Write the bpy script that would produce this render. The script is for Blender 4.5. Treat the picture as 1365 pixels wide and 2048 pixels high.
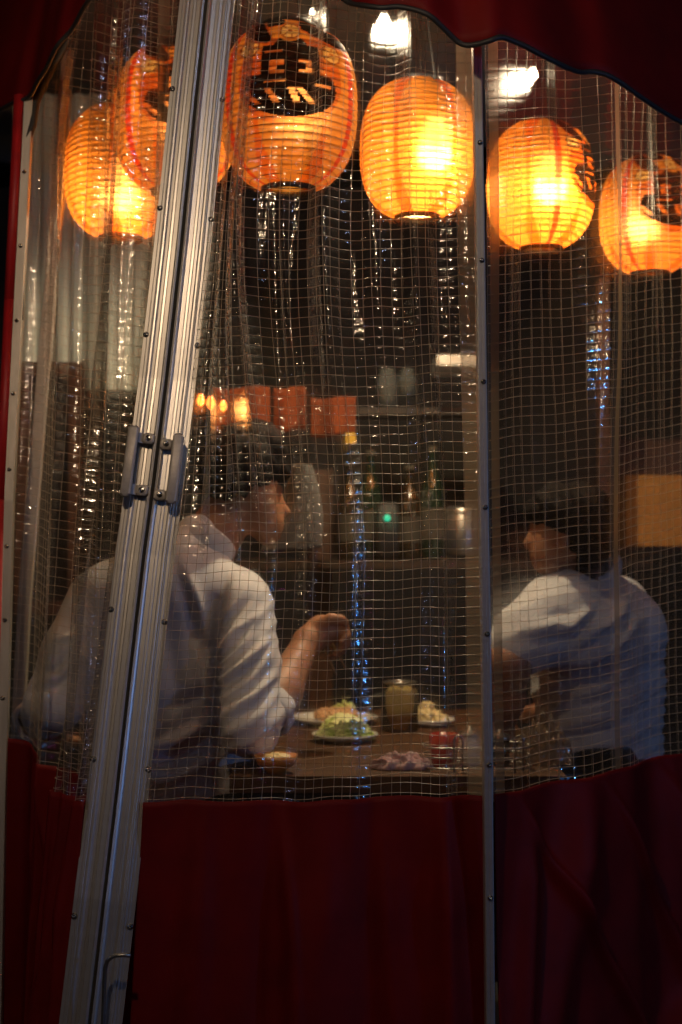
import bpy, math, random
import numpy as np
from mathutils import Vector, Matrix

# ------------------------------------------------------------------ camera, sky, exposure, street lights
for o in list(bpy.data.objects):
    bpy.data.objects.remove(o)
SC = bpy.context.scene
COL = SC.collection
random.seed(7)
rng = np.random.default_rng(11)

CAM_Z = 1.30
PITCH = math.radians(1.53)
FPX = 2844.4
cam = bpy.data.cameras.new('camera')
cam.sensor_fit = 'VERTICAL'
cam.sensor_height = 36.0
cam.lens = 50.0
cam.clip_start = 0.05
cam.clip_end = 500
cam.dof.use_dof = True
cam.dof.focus_distance = 2.36
cam.dof.aperture_fstop = 3.2
cam_o = bpy.data.objects.new('camera', cam)
COL.objects.link(cam_o)
cam_o.location = (0, 0, CAM_Z)
cam_o.rotation_euler = (math.radians(90) + PITCH, 0, 0)
SC.camera = cam_o

world = bpy.data.worlds.new('World')
SC.world = world
world.use_nodes = True
wn = world.node_tree
bg = wn.nodes['Background']
sky = wn.nodes.new('ShaderNodeTexSky')
sky.sky_type = 'NISHITA'
sky.sun_disc = False
sky.sun_elevation = math.radians(-4)
sky.sun_rotation = math.radians(200)
wn.links.new(sky.outputs[0], bg.inputs[0])
bg.inputs[1].default_value = 0.012

vs = SC.view_settings
vs.view_transform = 'Standard'
vs.look = 'None'
vs.exposure = 0.0
vs.gamma = 1.0
vs.use_curve_mapping = False
cy = SC.cycles
cy.use_denoising = True
cy.max_bounces = 10
cy.diffuse_bounces = 3
cy.glossy_bounces = 4
cy.transmission_bounces = 8
cy.transparent_max_bounces = 24
cy.caustics_reflective = False
cy.caustics_refractive = False
cy.sample_clamp_indirect = 4.0


def lamp(name, loc, watts, col, radius=0.03):
    l = bpy.data.lights.new(name, 'POINT')
    l.energy = watts
    l.color = col
    l.shadow_soft_size = radius
    o = bpy.data.objects.new(name, l)
    COL.objects.link(o)
    o.location = loc
    return o


# unseen alley lamps out of frame, placed to give the stall's highlights (each has its own fitting, built near the end)
STREET = [
    # kind, location, watts, colour, lamp radius
    ('warm', (-0.42, 1.00, 2.44), 25, (1.0, 0.70, 0.43), 0.030),
    ('warm', (2.9, 0.50, 2.15), 9, (1.0, 0.66, 0.34), 0.030),
    ('warm', (-3.0, 1.20, 2.15), 2.5, (1.0, 0.72, 0.40), 0.030),
    ('cool', (0.35, 0.75, 3.30), 3, (0.40, 0.62, 1.0), 0.05),
    ('cool', (3.1, 0.7, 1.40), 42, (0.06, 0.34, 1.0), 0.05),
    ('cool', (-2.4, 0.1, 1.45), 1.5, (0.35, 0.40, 1.0), 0.05),
    ('pink', (2.6, -1.2, 1.2), 1.2, (1.0, 0.10, 0.70), 0.05),
]


# ------------------------------------------------------------------ helpers
def P(px, py, Y):
    """World point seen at full-size photo pixel (px, py) at distance Y along the view axis' ground direction."""
    u = (px - 682.5) / FPX
    v = (1024 - py) / FPX
    d = Vector((u, math.cos(PITCH) - v * math.sin(PITCH), math.sin(PITCH) + v * math.cos(PITCH)))
    d *= Y / d.y
    return Vector((0, 0, CAM_Z)) + d


def to_px(V):
    """numpy Nx3 world -> Nx2 pixels (only used while shaping folds)."""
    x, y, z = V[:, 0], V[:, 1], V[:, 2] - CAM_Z
    c, s = math.cos(PITCH), math.sin(PITCH)
    f = y * c + z * s
    up = -y * s + z * c
    return np.stack([682.5 + FPX * x / f, 1024 - FPX * up / f], 1)


def empty(name, loc=(0, 0, 0)):
    o = bpy.data.objects.new(name, None)
    COL.objects.link(o)
    o.empty_display_size = 0.05
    o.location = loc
    return o


def tag(o, label=None, cat=None, group=None, kind=None):
    if label: o['label'] = label
    if cat: o['category'] = cat
    if group: o['group'] = group
    if kind: o['kind'] = kind
    return o


def thing(name, label, cat, loc=(0, 0, 0), group=None):
    return tag(empty(name, loc), label, cat, group)


def mesh_obj(name, V, Fc, mat, parent=None, smooth=True, uv=None, kind=None):
    """V in world space; the object is placed at its parent's origin."""
    me = bpy.data.meshes.new(name)
    V = np.asarray(V, dtype=float).reshape(-1, 3)
    org = np.array(parent.matrix_basis.translation) if parent is not None else np.zeros(3)
    if parent is not None and parent.parent is not None:
        org = org + np.array(parent.parent.matrix_basis.translation)
    me.from_pydata((V - org).tolist(), [], [list(map(int, f)) for f in Fc])
    me.update()
    if smooth:
        me.shade_smooth()
    if uv is not None:
        lay = me.uv_layers.new(name='UVMap')
        li = np.empty(len(me.loops), dtype=np.int32)
        me.loops.foreach_get('vertex_index', li)
        lay.data.foreach_set('uv', np.asarray(uv)[li].astype(np.float32).ravel())
    if mat is not None:
        me.materials.append(mat)
    o = bpy.data.objects.new(name, me)
    COL.objects.link(o)
    if parent is not None:
        o.parent = parent
    if kind: o['kind'] = kind
    return o


class MB:
    def __init__(s):
        s.v = []; s.f = []

    def add(s, V, Fc):
        n = len(s.v)
        s.v += [tuple(p) for p in V]
        s.f += [tuple(i + n for i in f) for f in Fc]
        return s

    def box(s, c, size, rot=None, bevel=0.0):
        hx, hy, hz = size[0] / 2, size[1] / 2, size[2] / 2
        R = rot.to_3x3() if rot is not None else Matrix.Identity(3)
        c = Vector(c)
        if bevel <= 0:
            V = [c + R @ Vector((x * hx, y * hy, z * hz)) for z in (-1, 1) for y in (-1, 1) for x in (-1, 1)]
            Fc = [(0, 2, 3, 1), (4, 5, 7, 6), (0, 1, 5, 4), (2, 6, 7, 3), (0, 4, 6, 2), (1, 3, 7, 5)]
            return s.add(V, Fc)
        b = bevel
        ring = []
        for (sx, sy) in ((1, 1), (-1, 1), (-1, -1), (1, -1)):
            for a in range(4):
                t = math.radians(a * 30)
                q = {(1, 1): 0, (-1, 1): 90, (-1, -1): 180, (1, -1): 270}[(sx, sy)]
                t += math.radians(q)
                ring.append((sx * (hx - b) + b * math.cos(t), sy * (hy - b) + b * math.sin(t)))
        V = []
        n = len(ring)
        for z, k in ((-hz, 1 - b / max(hx, hy) * 0.8), (-hz + b, 1), (hz - b, 1), (hz, 1 - b / max(hx, hy) * 0.8)):
            for (x, y) in ring:
                kx = (abs(x) - (0 if k == 1 else b * 0.8)) * (1 if x > 0 else -1)
                ky = (abs(y) - (0 if k == 1 else b * 0.8)) * (1 if y > 0 else -1)
                V.append(c + R @ Vector((kx, ky, z)))
        Fc = []
        for r in range(3):
            for i in range(n):
                j = (i + 1) % n
                Fc.append((r * n + i, r * n + j, (r + 1) * n + j, (r + 1) * n + i))
        Fc.append(tuple(range(n - 1, -1, -1)))
        Fc.append(tuple(3 * n + i for i in range(n)))
        return s.add(V, Fc)

    def tube(s, pts, r, sides=6, cap=True):
        pts = [Vector(p) for p in pts]
        n = len(pts)
        rr = r if isinstance(r, (list, tuple)) else [r] * n
        V = []
        up = None
        for i, p in enumerate(pts):
            t = (pts[min(i + 1, n - 1)] - pts[max(i - 1, 0)]).normalized()
            if up is None:
                up = Vector((0, 0, 1)) if abs(t.z) < 0.9 else Vector((1, 0, 0))
            a = t.cross(up).normalized()
            up = a.cross(t).normalized()
            for k in range(sides):
                w = 2 * math.pi * k / sides
                V.append(p + (a * math.cos(w) + up * math.sin(w)) * rr[i])
        Fc = [(i * sides + k, i * sides + (k + 1) % sides, (i + 1) * sides + (k + 1) % sides, (i + 1) * sides + k)
              for i in range(n - 1) for k in range(sides)]
        if cap:
            Fc.append(tuple(range(sides - 1, -1, -1)))
            Fc.append(tuple((n - 1) * sides + k for k in range(sides)))
        return s.add(V, Fc)

    def lathe(s, c, prof, n=32, axis=None):
        """prof: list of (r, z); closed ends when r == 0 is near."""
        c = Vector(c)
        R = axis.to_3x3() if axis is not None else Matrix.Identity(3)
        V = []
        for (r, z) in prof:
            for k in range(n):
                w = 2 * math.pi * k / n
                V.append(c + R @ Vector((r * math.cos(w), r * math.sin(w), z)))
        Fc = [(i * n + k, i * n + (k + 1) % n, (i + 1) * n + (k + 1) % n, (i + 1) * n + k)
              for i in range(len(prof) - 1) for k in range(n)]
        return s.add(V, Fc)

    def build(s, name, mat, parent=None, smooth=True, kind=None):
        return mesh_obj(name, s.v, s.f, mat, parent, smooth, kind=kind)


def copy_tree(o, parent=None):
    c = o.copy()
    COL.objects.link(c)
    c.parent = parent
    for ch in [x for x in o.children]:
        copy_tree(ch, c)
    return c


def sharp(o, ang=35):
    me = o.data
    me.shade_smooth()
    try:
        me.set_sharp_from_angle(angle=math.radians(ang))
    except Exception:
        pass
    return o


# ------------------------------------------------------------------ materials
def new_mat(name):
    m = bpy.data.materials.new(name)
    m.use_nodes = True
    nt = m.node_tree
    nt.nodes.clear()
    out = nt.nodes.new('ShaderNodeOutputMaterial')
    return m, nt, out


def noise(nt, scale, detail=4, vec=None, rough=0.55):
    n = nt.nodes.new('ShaderNodeTexNoise')
    n.inputs['Scale'].default_value = scale
    n.inputs['Detail'].default_value = detail
    n.inputs['Roughness'].default_value = rough
    if vec is not None:
        nt.links.new(vec, n.inputs['Vector'])
    return n


def coords(nt, scale=(1, 1, 1), out='Object'):
    tc = nt.nodes.new('ShaderNodeTexCoord')
    mp = nt.nodes.new('ShaderNodeMapping')
    mp.inputs['Scale'].default_value = scale
    nt.links.new(tc.outputs[out], mp.inputs['Vector'])
    return mp.outputs[0]


def ramp(nt, fac, c0, c1, p0=0.3, p1=0.7):
    r = nt.nodes.new('ShaderNodeValToRGB')
    r.color_ramp.elements[0].position = p0
    r.color_ramp.elements[1].position = p1
    r.color_ramp.elements[0].color = (*c0, 1)
    r.color_ramp.elements[1].color = (*c1, 1)
    nt.links.new(fac, r.inputs[0])
    return r.outputs[0]


def pbr(name, c0, c1=None, rough=0.5, metal=0.0, scale=30, stretch=(1, 1, 1), bump=0.0, bscale=80, spec=0.5,
        p0=0.3, p1=0.7, coat=0.0, emis=None, estr=0.0, sheen=0.0, sss=0.0):
    m, nt, out = new_mat(name)
    b = nt.nodes.new('ShaderNodeBsdfPrincipled')
    b.inputs['Roughness'].default_value = rough
    b.inputs['Metallic'].default_value = metal
    b.inputs['Specular IOR Level'].default_value = spec
    b.inputs['Coat Weight'].default_value = coat
    b.inputs['Sheen Weight'].default_value = sheen
    if sss:
        b.inputs['Subsurface Weight'].default_value = sss
        b.inputs['Subsurface Scale'].default_value = 0.01
    if c1 is None:
        c1 = tuple(x * 0.8 for x in c0)
    v = coords(nt, stretch)
    n = noise(nt, scale, 5, v)
    nt.links.new(ramp(nt, n.outputs[0], c0, c1, p0, p1), b.inputs['Base Color'])
    if bump > 0:
        n2 = noise(nt, bscale, 4, v)
        bm = nt.nodes.new('ShaderNodeBump')
        bm.inputs['Strength'].default_value = bump
        bm.inputs['Distance'].default_value = 0.002
        nt.links.new(n2.outputs[0], bm.inputs['Height'])
        nt.links.new(bm.outputs[0], b.inputs['Normal'])
    if emis:
        b.inputs['Emission Color'].default_value = (*emis, 1)
        b.inputs['Emission Strength'].default_value = estr
    nt.links.new(b.outputs[0], out.inputs[0])
    return m


def math_node(nt, op, a, b=None, c=None):
    n = nt.nodes.new('ShaderNodeMath')
    n.operation = op
    for i, x in enumerate((a, b, c)):
        if x is None: continue
        if isinstance(x, (int, float)):
            n.inputs[i].default_value = x
        else:
            nt.links.new(x, n.inputs[i])
    return n.outputs[0]


def mat_vinyl(name='clear_vinyl', haze=0.012, refr=0.20, haze_var=0.025):
    """Clear soft vinyl, quilted by the threads sealed in it; UV runs one unit per thread cell."""
    m, nt, out = new_mat(name)
    tr = nt.nodes.new('ShaderNodeBsdfTransparent')
    tr.inputs[0].default_value = (0.93, 0.92, 0.90, 1)
    gl = nt.nodes.new('ShaderNodeBsdfGlossy')
    gl.inputs['Roughness'].default_value = 0.085
    gl.inputs['Color'].default_value = (1, 1, 1, 1)
    rf = nt.nodes.new('ShaderNodeBsdfRefraction')
    rf.inputs['Roughness'].default_value = 0.62
    rf.inputs['IOR'].default_value = 1.04
    rf.inputs['Color'].default_value = (0.95, 0.93, 0.9, 1)
    df = nt.nodes.new('ShaderNodeBsdfDiffuse')
    df.inputs['Color'].default_value = (0.55, 0.53, 0.50, 1)
    tl = nt.nodes.new('ShaderNodeBsdfTranslucent')
    tl.inputs['Color'].default_value = (0.70, 0.50, 0.32, 1)  # haze colour tinted warm to give the lantern glow
    uvn = nt.nodes.new('ShaderNodeTexCoord')
    sep = nt.nodes.new('ShaderNodeSeparateXYZ')
    nt.links.new(uvn.outputs['UV'], sep.inputs[0])
    # quilting: ridge along each thread, small crumple in each cell
    cu = math_node(nt, 'POWER', math_node(nt, 'ABSOLUTE', math_node(nt, 'COSINE', math_node(nt, 'MULTIPLY', sep.outputs[0], math.pi))), 6)
    cv = math_node(nt, 'POWER', math_node(nt, 'ABSOLUTE', math_node(nt, 'COSINE', math_node(nt, 'MULTIPLY', sep.outputs[1], math.pi))), 6)
    n1 = noise(nt, 1.3, 3, uvn.outputs['UV'])
    n2 = noise(nt, 0.35, 2, uvn.outputs['UV'])
    h = math_node(nt, 'ADD', math_node(nt, 'MULTIPLY', math_node(nt, 'ADD', cu, cv), 0.55),
                  math_node(nt, 'ADD', math_node(nt, 'MULTIPLY', n1.outputs[0], 1.6), math_node(nt, 'MULTIPLY', n2.outputs[0], 1.5)))
    bm = nt.nodes.new('ShaderNodeBump')
    bm.inputs['Strength'].default_value = 0.40
    bm.inputs['Distance'].default_value = 0.0022
    nt.links.new(h, bm.inputs['Height'])
    nt.links.new(bm.outputs[0], gl.inputs['Normal'])
    nt.links.new(bm.outputs[0], rf.inputs['Normal'])
    fr = nt.nodes.new('ShaderNodeFresnel')
    fr.inputs['IOR'].default_value = 1.55
    nt.links.new(bm.outputs[0], fr.inputs['Normal'])
    frac = math_node(nt, 'MINIMUM', math_node(nt, 'MULTIPLY', fr.outputs[0], 1.0), 0.34)
    # milky haze over the sheet, varied at random
    dn = noise(nt, 0.12, 5, uvn.outputs['UV'])
    hz = math_node(nt, 'MULTIPLY_ADD', dn.outputs[0], haze_var, haze - haze_var * 0.5)
    scat = nt.nodes.new('ShaderNodeMixShader'); scat.inputs[0].default_value = 0.85
    nt.links.new(df.outputs[0], scat.inputs[1]); nt.links.new(tl.outputs[0], scat.inputs[2])
    m1 = nt.nodes.new('ShaderNodeMixShader'); m1.inputs[0].default_value = refr
    nt.links.new(tr.outputs[0], m1.inputs[1]); nt.links.new(rf.outputs[0], m1.inputs[2])
    m2 = nt.nodes.new('ShaderNodeMixShader'); nt.links.new(hz, m2.inputs[0])
    nt.links.new(m1.outputs[0], m2.inputs[1]); nt.links.new(scat.outputs[0], m2.inputs[2])
    m3 = nt.nodes.new('ShaderNodeMixShader'); nt.links.new(frac, m3.inputs[0])
    nt.links.new(m2.outputs[0], m3.inputs[1]); nt.links.new(gl.outputs[0], m3.inputs[2])
    nt.links.new(m3.outputs[0], out.inputs[0])
    return m


def mat_glass(name, col=(0.96, 0.97, 0.95), haze=0.10):
    m, nt, out = new_mat(name)
    tr = nt.nodes.new('ShaderNodeBsdfTransparent'); tr.inputs[0].default_value = (*col, 1)
    gl = nt.nodes.new('ShaderNodeBsdfGlossy'); gl.inputs['Roughness'].default_value = 0.05
    df = nt.nodes.new('ShaderNodeBsdfDiffuse'); df.inputs[0].default_value = (0.8, 0.8, 0.75, 1)
    lw = nt.nodes.new('ShaderNodeLayerWeight'); lw.inputs[0].default_value = 0.2
    m1 = nt.nodes.new('ShaderNodeMixShader'); m1.inputs[0].default_value = haze
    nt.links.new(tr.outputs[0], m1.inputs[1]); nt.links.new(df.outputs[0], m1.inputs[2])
    m2 = nt.nodes.new('ShaderNodeMixShader')
    nt.links.new(lw.outputs['Fresnel'], m2.inputs[0])
    nt.links.new(m1.outputs[0], m2.inputs[1]); nt.links.new(gl.outputs[0], m2.inputs[2])
    nt.links.new(m2.outputs[0], out.inputs[0])
    return m


def mat_paper():
    """Lantern skin: translucent plastic paper, printed (colour attribute 'print'); lit by the lamp inside."""
    m, nt, out = new_mat('lantern_paper')
    at = nt.nodes.new('ShaderNodeVertexColor'); at.layer_name = 'print'
    tl = nt.nodes.new('ShaderNodeBsdfTranslucent')
    df = nt.nodes.new('ShaderNodeBsdfPrincipled'); df.inputs['Roughness'].default_value = 0.45
    rf = nt.nodes.new('ShaderNodeBsdfRefraction'); rf.inputs['Roughness'].default_value = 0.75
    rf.inputs['IOR'].default_value = 1.35
    n = noise(nt, 60, 4, coords(nt, (1, 1, 4)))
    mx = nt.nodes.new('ShaderNodeMix'); mx.data_type = 'RGBA'; mx.blend_type = 'MULTIPLY'; mx.inputs[0].default_value = 0.25
    nt.links.new(at.outputs[0], mx.inputs[6]); nt.links.new(n.outputs[0], mx.inputs[7])
    nt.links.new(mx.outputs[2], tl.inputs['Color'])
    gm = nt.nodes.new('ShaderNodeGamma'); gm.inputs[1].default_value = 0.36
    nt.links.new(mx.outputs[2], gm.inputs[0]); 
    bw_ = nt.nodes.new('ShaderNodeRGBToBW'); nt.links.new(at.outputs[0], bw_.inputs[0])
    gt = math_node(nt, 'GREATER_THAN', bw_.outputs[0], 0.05)
    mz = nt.nodes.new('ShaderNodeMix'); mz.data_type = 'RGBA'; mz.blend_type = 'MULTIPLY'; mz.inputs[0].default_value = 1.0
    nt.links.new(gm.outputs[0], mz.inputs[6]); nt.links.new(gt, mz.inputs[7]); nt.links.new(mz.outputs[2], rf.inputs['Color'])
    nt.links.new(mx.outputs[2], df.inputs['Base Color'])
    a = nt.nodes.new('ShaderNodeMixShader'); a.inputs[0].default_value = 0.30
    nt.links.new(tl.outputs[0], a.inputs[1]); nt.links.new(rf.outputs[0], a.inputs[2])
    b = nt.nodes.new('ShaderNodeMixShader'); b.inputs[0].default_value = 0.11
    nt.links.new(a.outputs[0], b.inputs[1]); nt.links.new(df.outputs[0], b.inputs[2])
    nt.links.new(b.outputs[0], out.inputs[0])
    return m


def mat_cloth(name, c0, c1, rough=0.8, thru=0.15, weave=900, bump=0.25, scale=12, sheen=0.2, spec=0.3):
    m, nt, out = new_mat(name)
    b = nt.nodes.new('ShaderNodeBsdfPrincipled')
    b.inputs['Roughness'].default_value = rough
    b.inputs['Sheen Weight'].default_value = sheen
    b.inputs['Specular IOR Level'].default_value = spec
    v = coords(nt)
    n = noise(nt, scale, 6, v)
    col = ramp(nt, n.outputs[0], c0, c1)
    nt.links.new(col, b.inputs['Base Color'])
    w = noise(nt, weave, 2, v)
    bm = nt.nodes.new('ShaderNodeBump'); bm.inputs['Strength'].default_value = bump; bm.inputs['Distance'].default_value = 0.0008
    nt.links.new(w.outputs[0], bm.inputs['Height']); nt.links.new(bm.outputs[0], b.inputs['Normal'])
    if thru > 0:
        tl = nt.nodes.new('ShaderNodeBsdfTranslucent'); nt.links.new(col, tl.inputs[0])
        mx = nt.nodes.new('ShaderNodeMixShader'); mx.inputs[0].default_value = thru
        nt.links.new(b.outputs[0], mx.inputs[1]); nt.links.new(tl.outputs[0], mx.inputs[2])
        nt.links.new(mx.outputs[0], out.inputs[0])
    else:
        nt.links.new(b.outputs[0], out.inputs[0])
    return m


M = {}
M['vinyl'] = mat_vinyl()
M['vinyl_hem'] = mat_vinyl('vinyl_hem', haze=0.22, refr=0.35, haze_var=0.08)
M['thread'] = pbr('thread', (0.40, 0.31, 0.21), (0.32, 0.25, 0.17), rough=0.34, spec=0.8, scale=200)
M['alu'] = pbr('brushed_aluminium', (0.66, 0.64, 0.61), (0.61, 0.59, 0.565), rough=0.40, metal=0.85, scale=25,
               stretch=(0.3, 0.3, 3), bump=0.04, bscale=160)
M['alu_dull'] = pbr('dull_aluminium', (0.52, 0.47, 0.42), (0.42, 0.38, 0.33), rough=0.5, metal=0.6, scale=20,
                    stretch=(5, 5, 0.5), bump=0.15, bscale=200)
M['handle'] = pbr('cast_handle', (0.50, 0.46, 0.41), (0.40, 0.365, 0.32), rough=0.5, metal=0.35, scale=90, bump=0.3, bscale=400)
M['screw'] = pbr('steel_screw', (0.35, 0.34, 0.33), rough=0.25, metal=1.0)
M['black'] = pbr('black_rubber', (0.012, 0.011, 0.012), rough=0.6)
M['red_tarp'] = mat_cloth('red_tarpaulin', (0.135, 0.004, 0.004), (0.095, 0.003, 0.0035), rough=0.6, thru=0.04, weave=500, sheen=0.0, spec=0.12)
M['red_strip'] = pbr('red_painted_strip', (0.45, 0.012, 0.014), (0.34, 0.01, 0.012), rough=0.5)
M['shirt'] = mat_cloth('white_cotton', (0.74, 0.73, 0.74), (0.66, 0.65, 0.67), rough=0.85, thru=0.06, weave=1400)
M['trousers'] = mat_cloth('dark_trousers', (0.012, 0.016, 0.020), (0.02, 0.024, 0.03), thru=0, sheen=0.0)
M['skin'] = pbr('skin', (0.40, 0.19, 0.10), (0.33, 0.15, 0.08), rough=0.5, scale=40, bump=0.25, bscale=300, sss=0.1)
M['hair'] = pbr('black_hair', (0.010, 0.010, 0.012), (0.018, 0.016, 0.016), rough=0.7, spec=0.04, scale=200, stretch=(1, 1, 0.1), bump=0.4, bscale=500)
M['paper'] = mat_paper()
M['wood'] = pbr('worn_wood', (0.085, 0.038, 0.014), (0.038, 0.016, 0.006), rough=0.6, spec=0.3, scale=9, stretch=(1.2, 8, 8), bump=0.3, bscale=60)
M['wood_red'] = pbr('reddish_wood', (0.075, 0.028, 0.010), (0.04, 0.015, 0.006), rough=0.55, scale=9, stretch=(8, 8, 1), bump=0.2)
M['dark'] = pbr('dark_board', (0.018, 0.013, 0.010), (0.010, 0.008, 0.006), rough=0.7, scale=5)
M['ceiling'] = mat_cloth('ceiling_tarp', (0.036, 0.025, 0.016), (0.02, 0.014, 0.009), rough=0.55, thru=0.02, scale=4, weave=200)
M['steel'] = pbr('steel', (0.42, 0.41, 0.38), (0.30, 0.29, 0.27), rough=0.35, metal=1.0, bump=0.1)
M['panel'] = pbr('zinc_panel', (0.66, 0.70, 0.64), (0.50, 0.54, 0.49), rough=0.5, metal=0.2, scale=4, bump=0.1)
M['kraft'] = pbr('kraft_paper', (0.62, 0.27, 0.055), (0.50, 0.21, 0.04), rough=0.8, scale=20)
M['china'] = pbr('china', (0.80, 0.78, 0.72), (0.76, 0.73, 0.66), rough=0.15, coat=0.4)
M['leaf'] = pbr('cabbage', (0.84, 0.84, 0.44), (0.38, 0.54, 0.10), rough=0.35, scale=25, bump=0.5, bscale=80, p0=0.4, p1=0.62)
M['meat'] = pbr('fried_food', (0.70, 0.42, 0.22), (0.52, 0.28, 0.13), rough=0.45, scale=60, bump=0.8, bscale=90)
M['pale_food'] = pbr('pale_food', (0.78, 0.66, 0.36), (0.66, 0.50, 0.22), rough=0.45, scale=60, bump=0.6, bscale=90)
M['glass'] = mat_glass('clear_glass')
M['amber'] = mat_glass('amber_liquid', (0.95, 0.62, 0.12), haze=0.0)
for n_ in M['amber'].node_tree.nodes:
    if n_.type == 'BSDF_DIFFUSE': n_.inputs[0].default_value = (0.9, 0.45, 0.04, 1)
_nt = M['amber'].node_tree
_tl = _nt.nodes.new('ShaderNodeBsdfTranslucent'); _tl.inputs[0].default_value = (0.95, 0.50, 0.05, 1)
for n_ in _nt.nodes:
    if n_.type == 'MIX_SHADER' and not n_.inputs[0].is_linked: _nt.links.new(_tl.outputs[0], n_.inputs[2])
for n_ in M['amber'].node_tree.nodes:
    if n_.type == 'MIX_SHADER' and not n_.inputs[0].is_linked: n_.inputs[0].default_value = 0.55
M['pickle'] = mat_cloth('pickled_cabbage', (0.96, 0.80, 0.32), (0.90, 0.66, 0.20), rough=0.35, thru=0.6, weave=60, scale=50)
M['redcup'] = pbr('red_plastic', (0.34, 0.030, 0.015), rough=0.25, coat=0.4)
M['pinkcloth'] = mat_cloth('damp_pink_towel', (0.55, 0.36, 0.36), (0.46, 0.29, 0.29), thru=0.1)
M['chopstick'] = pbr('pale_wood', (0.62, 0.42, 0.20), (0.5, 0.33, 0.15), rough=0.6)
M['orangebowl'] = pbr('orange_lacquer', (0.60, 0.23, 0.05), (0.5, 0.18, 0.03), rough=0.3, coat=0.3)
M['bag'] = mat_vinyl('plastic_bag', haze=0.32, refr=0.2, haze_var=0.3)
M['asphalt'] = pbr('asphalt', (0.055, 0.053, 0.05), (0.04, 0.038, 0.036), rough=0.85, scale=60, bump=0.8, bscale=180)
M['banner'] = mat_cloth('orange_banner', (0.30, 0.065, 0.010), (0.20, 0.035, 0.006), thru=0.4, scale=5)
M['yellow'] = pbr('yellow_tag', (0.65, 0.38, 0.03), rough=0.6)
M['bulbglass'] = mat_glass('frosted_bulb_glass', (0.95, 0.93, 0.9), haze=0.25)
M['shelfwood'] = pbr('shade_darkened_wood', (0.035, 0.018, 0.009), (0.02, 0.010, 0.005), rough=0.6, scale=9, stretch=(1.2, 8, 8))  # darker copy of the wood, puts the back shelves in shade
_nt = M['pickle'].node_tree
_o = [n_ for n_ in _nt.nodes if n_.type == 'OUTPUT_MATERIAL'][0]
_src = _o.inputs[0].links[0].from_socket
_tr = _nt.nodes.new('ShaderNodeBsdfTransparent'); _tr.inputs[0].default_value = (1.0, 0.93, 0.70, 1)
_mx = _nt.nodes.new('ShaderNodeMixShader'); _mx.inputs[0].default_value = 0.62
_nt.links.new(_tr.outputs[0], _mx.inputs[1]); _nt.links.new(_src, _mx.inputs[2]); _nt.links.new(_mx.outputs[0], _o.inputs[0])
M['green_led'] = pbr('green_led', (0.02, 0.3, 0.15), rough=0.3, emis=(0.05, 1.0, 0.55), estr=0.8)
M['red_bulb'] = pbr('amber_bulb', (0.6, 0.15, 0.02), rough=0.2, emis=(1.0, 0.22, 0.03), estr=6.0)
M['bulb'] = pbr('lamp_glass', (0.9, 0.9, 0.85), rough=0.2, emis=(1.0, 0.86, 0.62), estr=10.0)
M['lbulb'] = pbr('lantern_bulb', (0.9, 0.9, 0.85), rough=0.2, emis=(1.0, 0.62, 0.26), estr=10.0)
M['st_warm'] = pbr('street_bulb_warm', (0.9, 0.9, 0.85), rough=0.2, emis=(1.0, 0.76, 0.48), estr=60.0)
M['st_cool'] = pbr('street_bulb_cool', (0.9, 0.9, 0.85), rough=0.2, emis=(0.45, 0.6, 1.0), estr=40.0)
M['st_pink'] = pbr('street_bulb_pink', (0.9, 0.5, 0.7), rough=0.2, emis=(1.0, 0.2, 0.7), estr=10.0)
M['greytowel'] = mat_cloth('grey_towel', (0.11, 0.105, 0.10), (0.08, 0.077, 0.073), thru=0.1)

# ------------------------------------------------------------------ ground
gb = MB()
gb.add([(-60, -60, 0), (60, -60, 0), (60, 60, 0), (-60, 60, 0)], [(0, 1, 2, 3)])
tag(gb.build('street', M['asphalt']), kind='structure')


# ------------------------------------------------------------------ curtains
def interp(poly, t):
    """poly: list of (t, Vector)."""
    for (t0, a), (t1, b) in zip(poly[:-1], poly[1:]):
        if t <= t1:
            k = (t - t0) / (t1 - t0)
            return a.lerp(b, k)
    return poly[-1][1].copy()


def sstep(a, b, x):
    t = min(1, max(0, (x - a) / (b - a)))
    return t * t * (3 - 2 * t)


def edge(pts):
    """pts: (px, py, Y) top to bottom -> polyline in t by py."""
    y0, y1 = pts[0][1], pts[-1][1]
    return [((p[1] - y0) / (y1 - y0), P(*p)) for p in pts]


def surf_grid(fn, us, vs_):
    return np.array([[tuple(fn(u, v)) for u in us] for v in vs_])


def sheet_faces(nr, nc):
    return [(r * nc + c, r * nc + c + 1, (r + 1) * nc + c + 1, (r + 1) * nc + c) for r in range(nr - 1) for c in range(nc - 1)]


def tubes_np(lines, r, sides=4):
    """lines: array (L, N, 3). One mesh of thin tubes, made fast."""
    lines = np.asarray(lines, float)
    L, N, _ = lines.shape
    t = np.gradient(lines, axis=1)
    t /= np.linalg.norm(t, axis=2, keepdims=True) + 1e-9
    ref = np.array([0.1, 1.0, 0.05]); ref /= np.linalg.norm(ref)
    a = np.cross(t, ref); a /= np.linalg.norm(a, axis=2, keepdims=True) + 1e-9
    b = np.cross(a, t)
    ws = 2 * np.pi * np.arange(sides) / sides
    V = lines[:, :, None, :] + r * (a[:, :, None, :] * np.cos(ws)[None, None, :, None] + b[:, :, None, :] * np.sin(ws)[None, None, :, None])
    V = V.reshape(-1, 3)
    l, i, k = np.meshgrid(np.arange(L), np.arange(N - 1), np.arange(sides), indexing='ij')
    base = (l * N + i) * sides
    k2 = (k + 1) % sides
    Fc = np.stack([base + k, base + k2, base + sides + k2, base + sides + k], -1).reshape(-1, 4)
    return V, Fc


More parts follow.
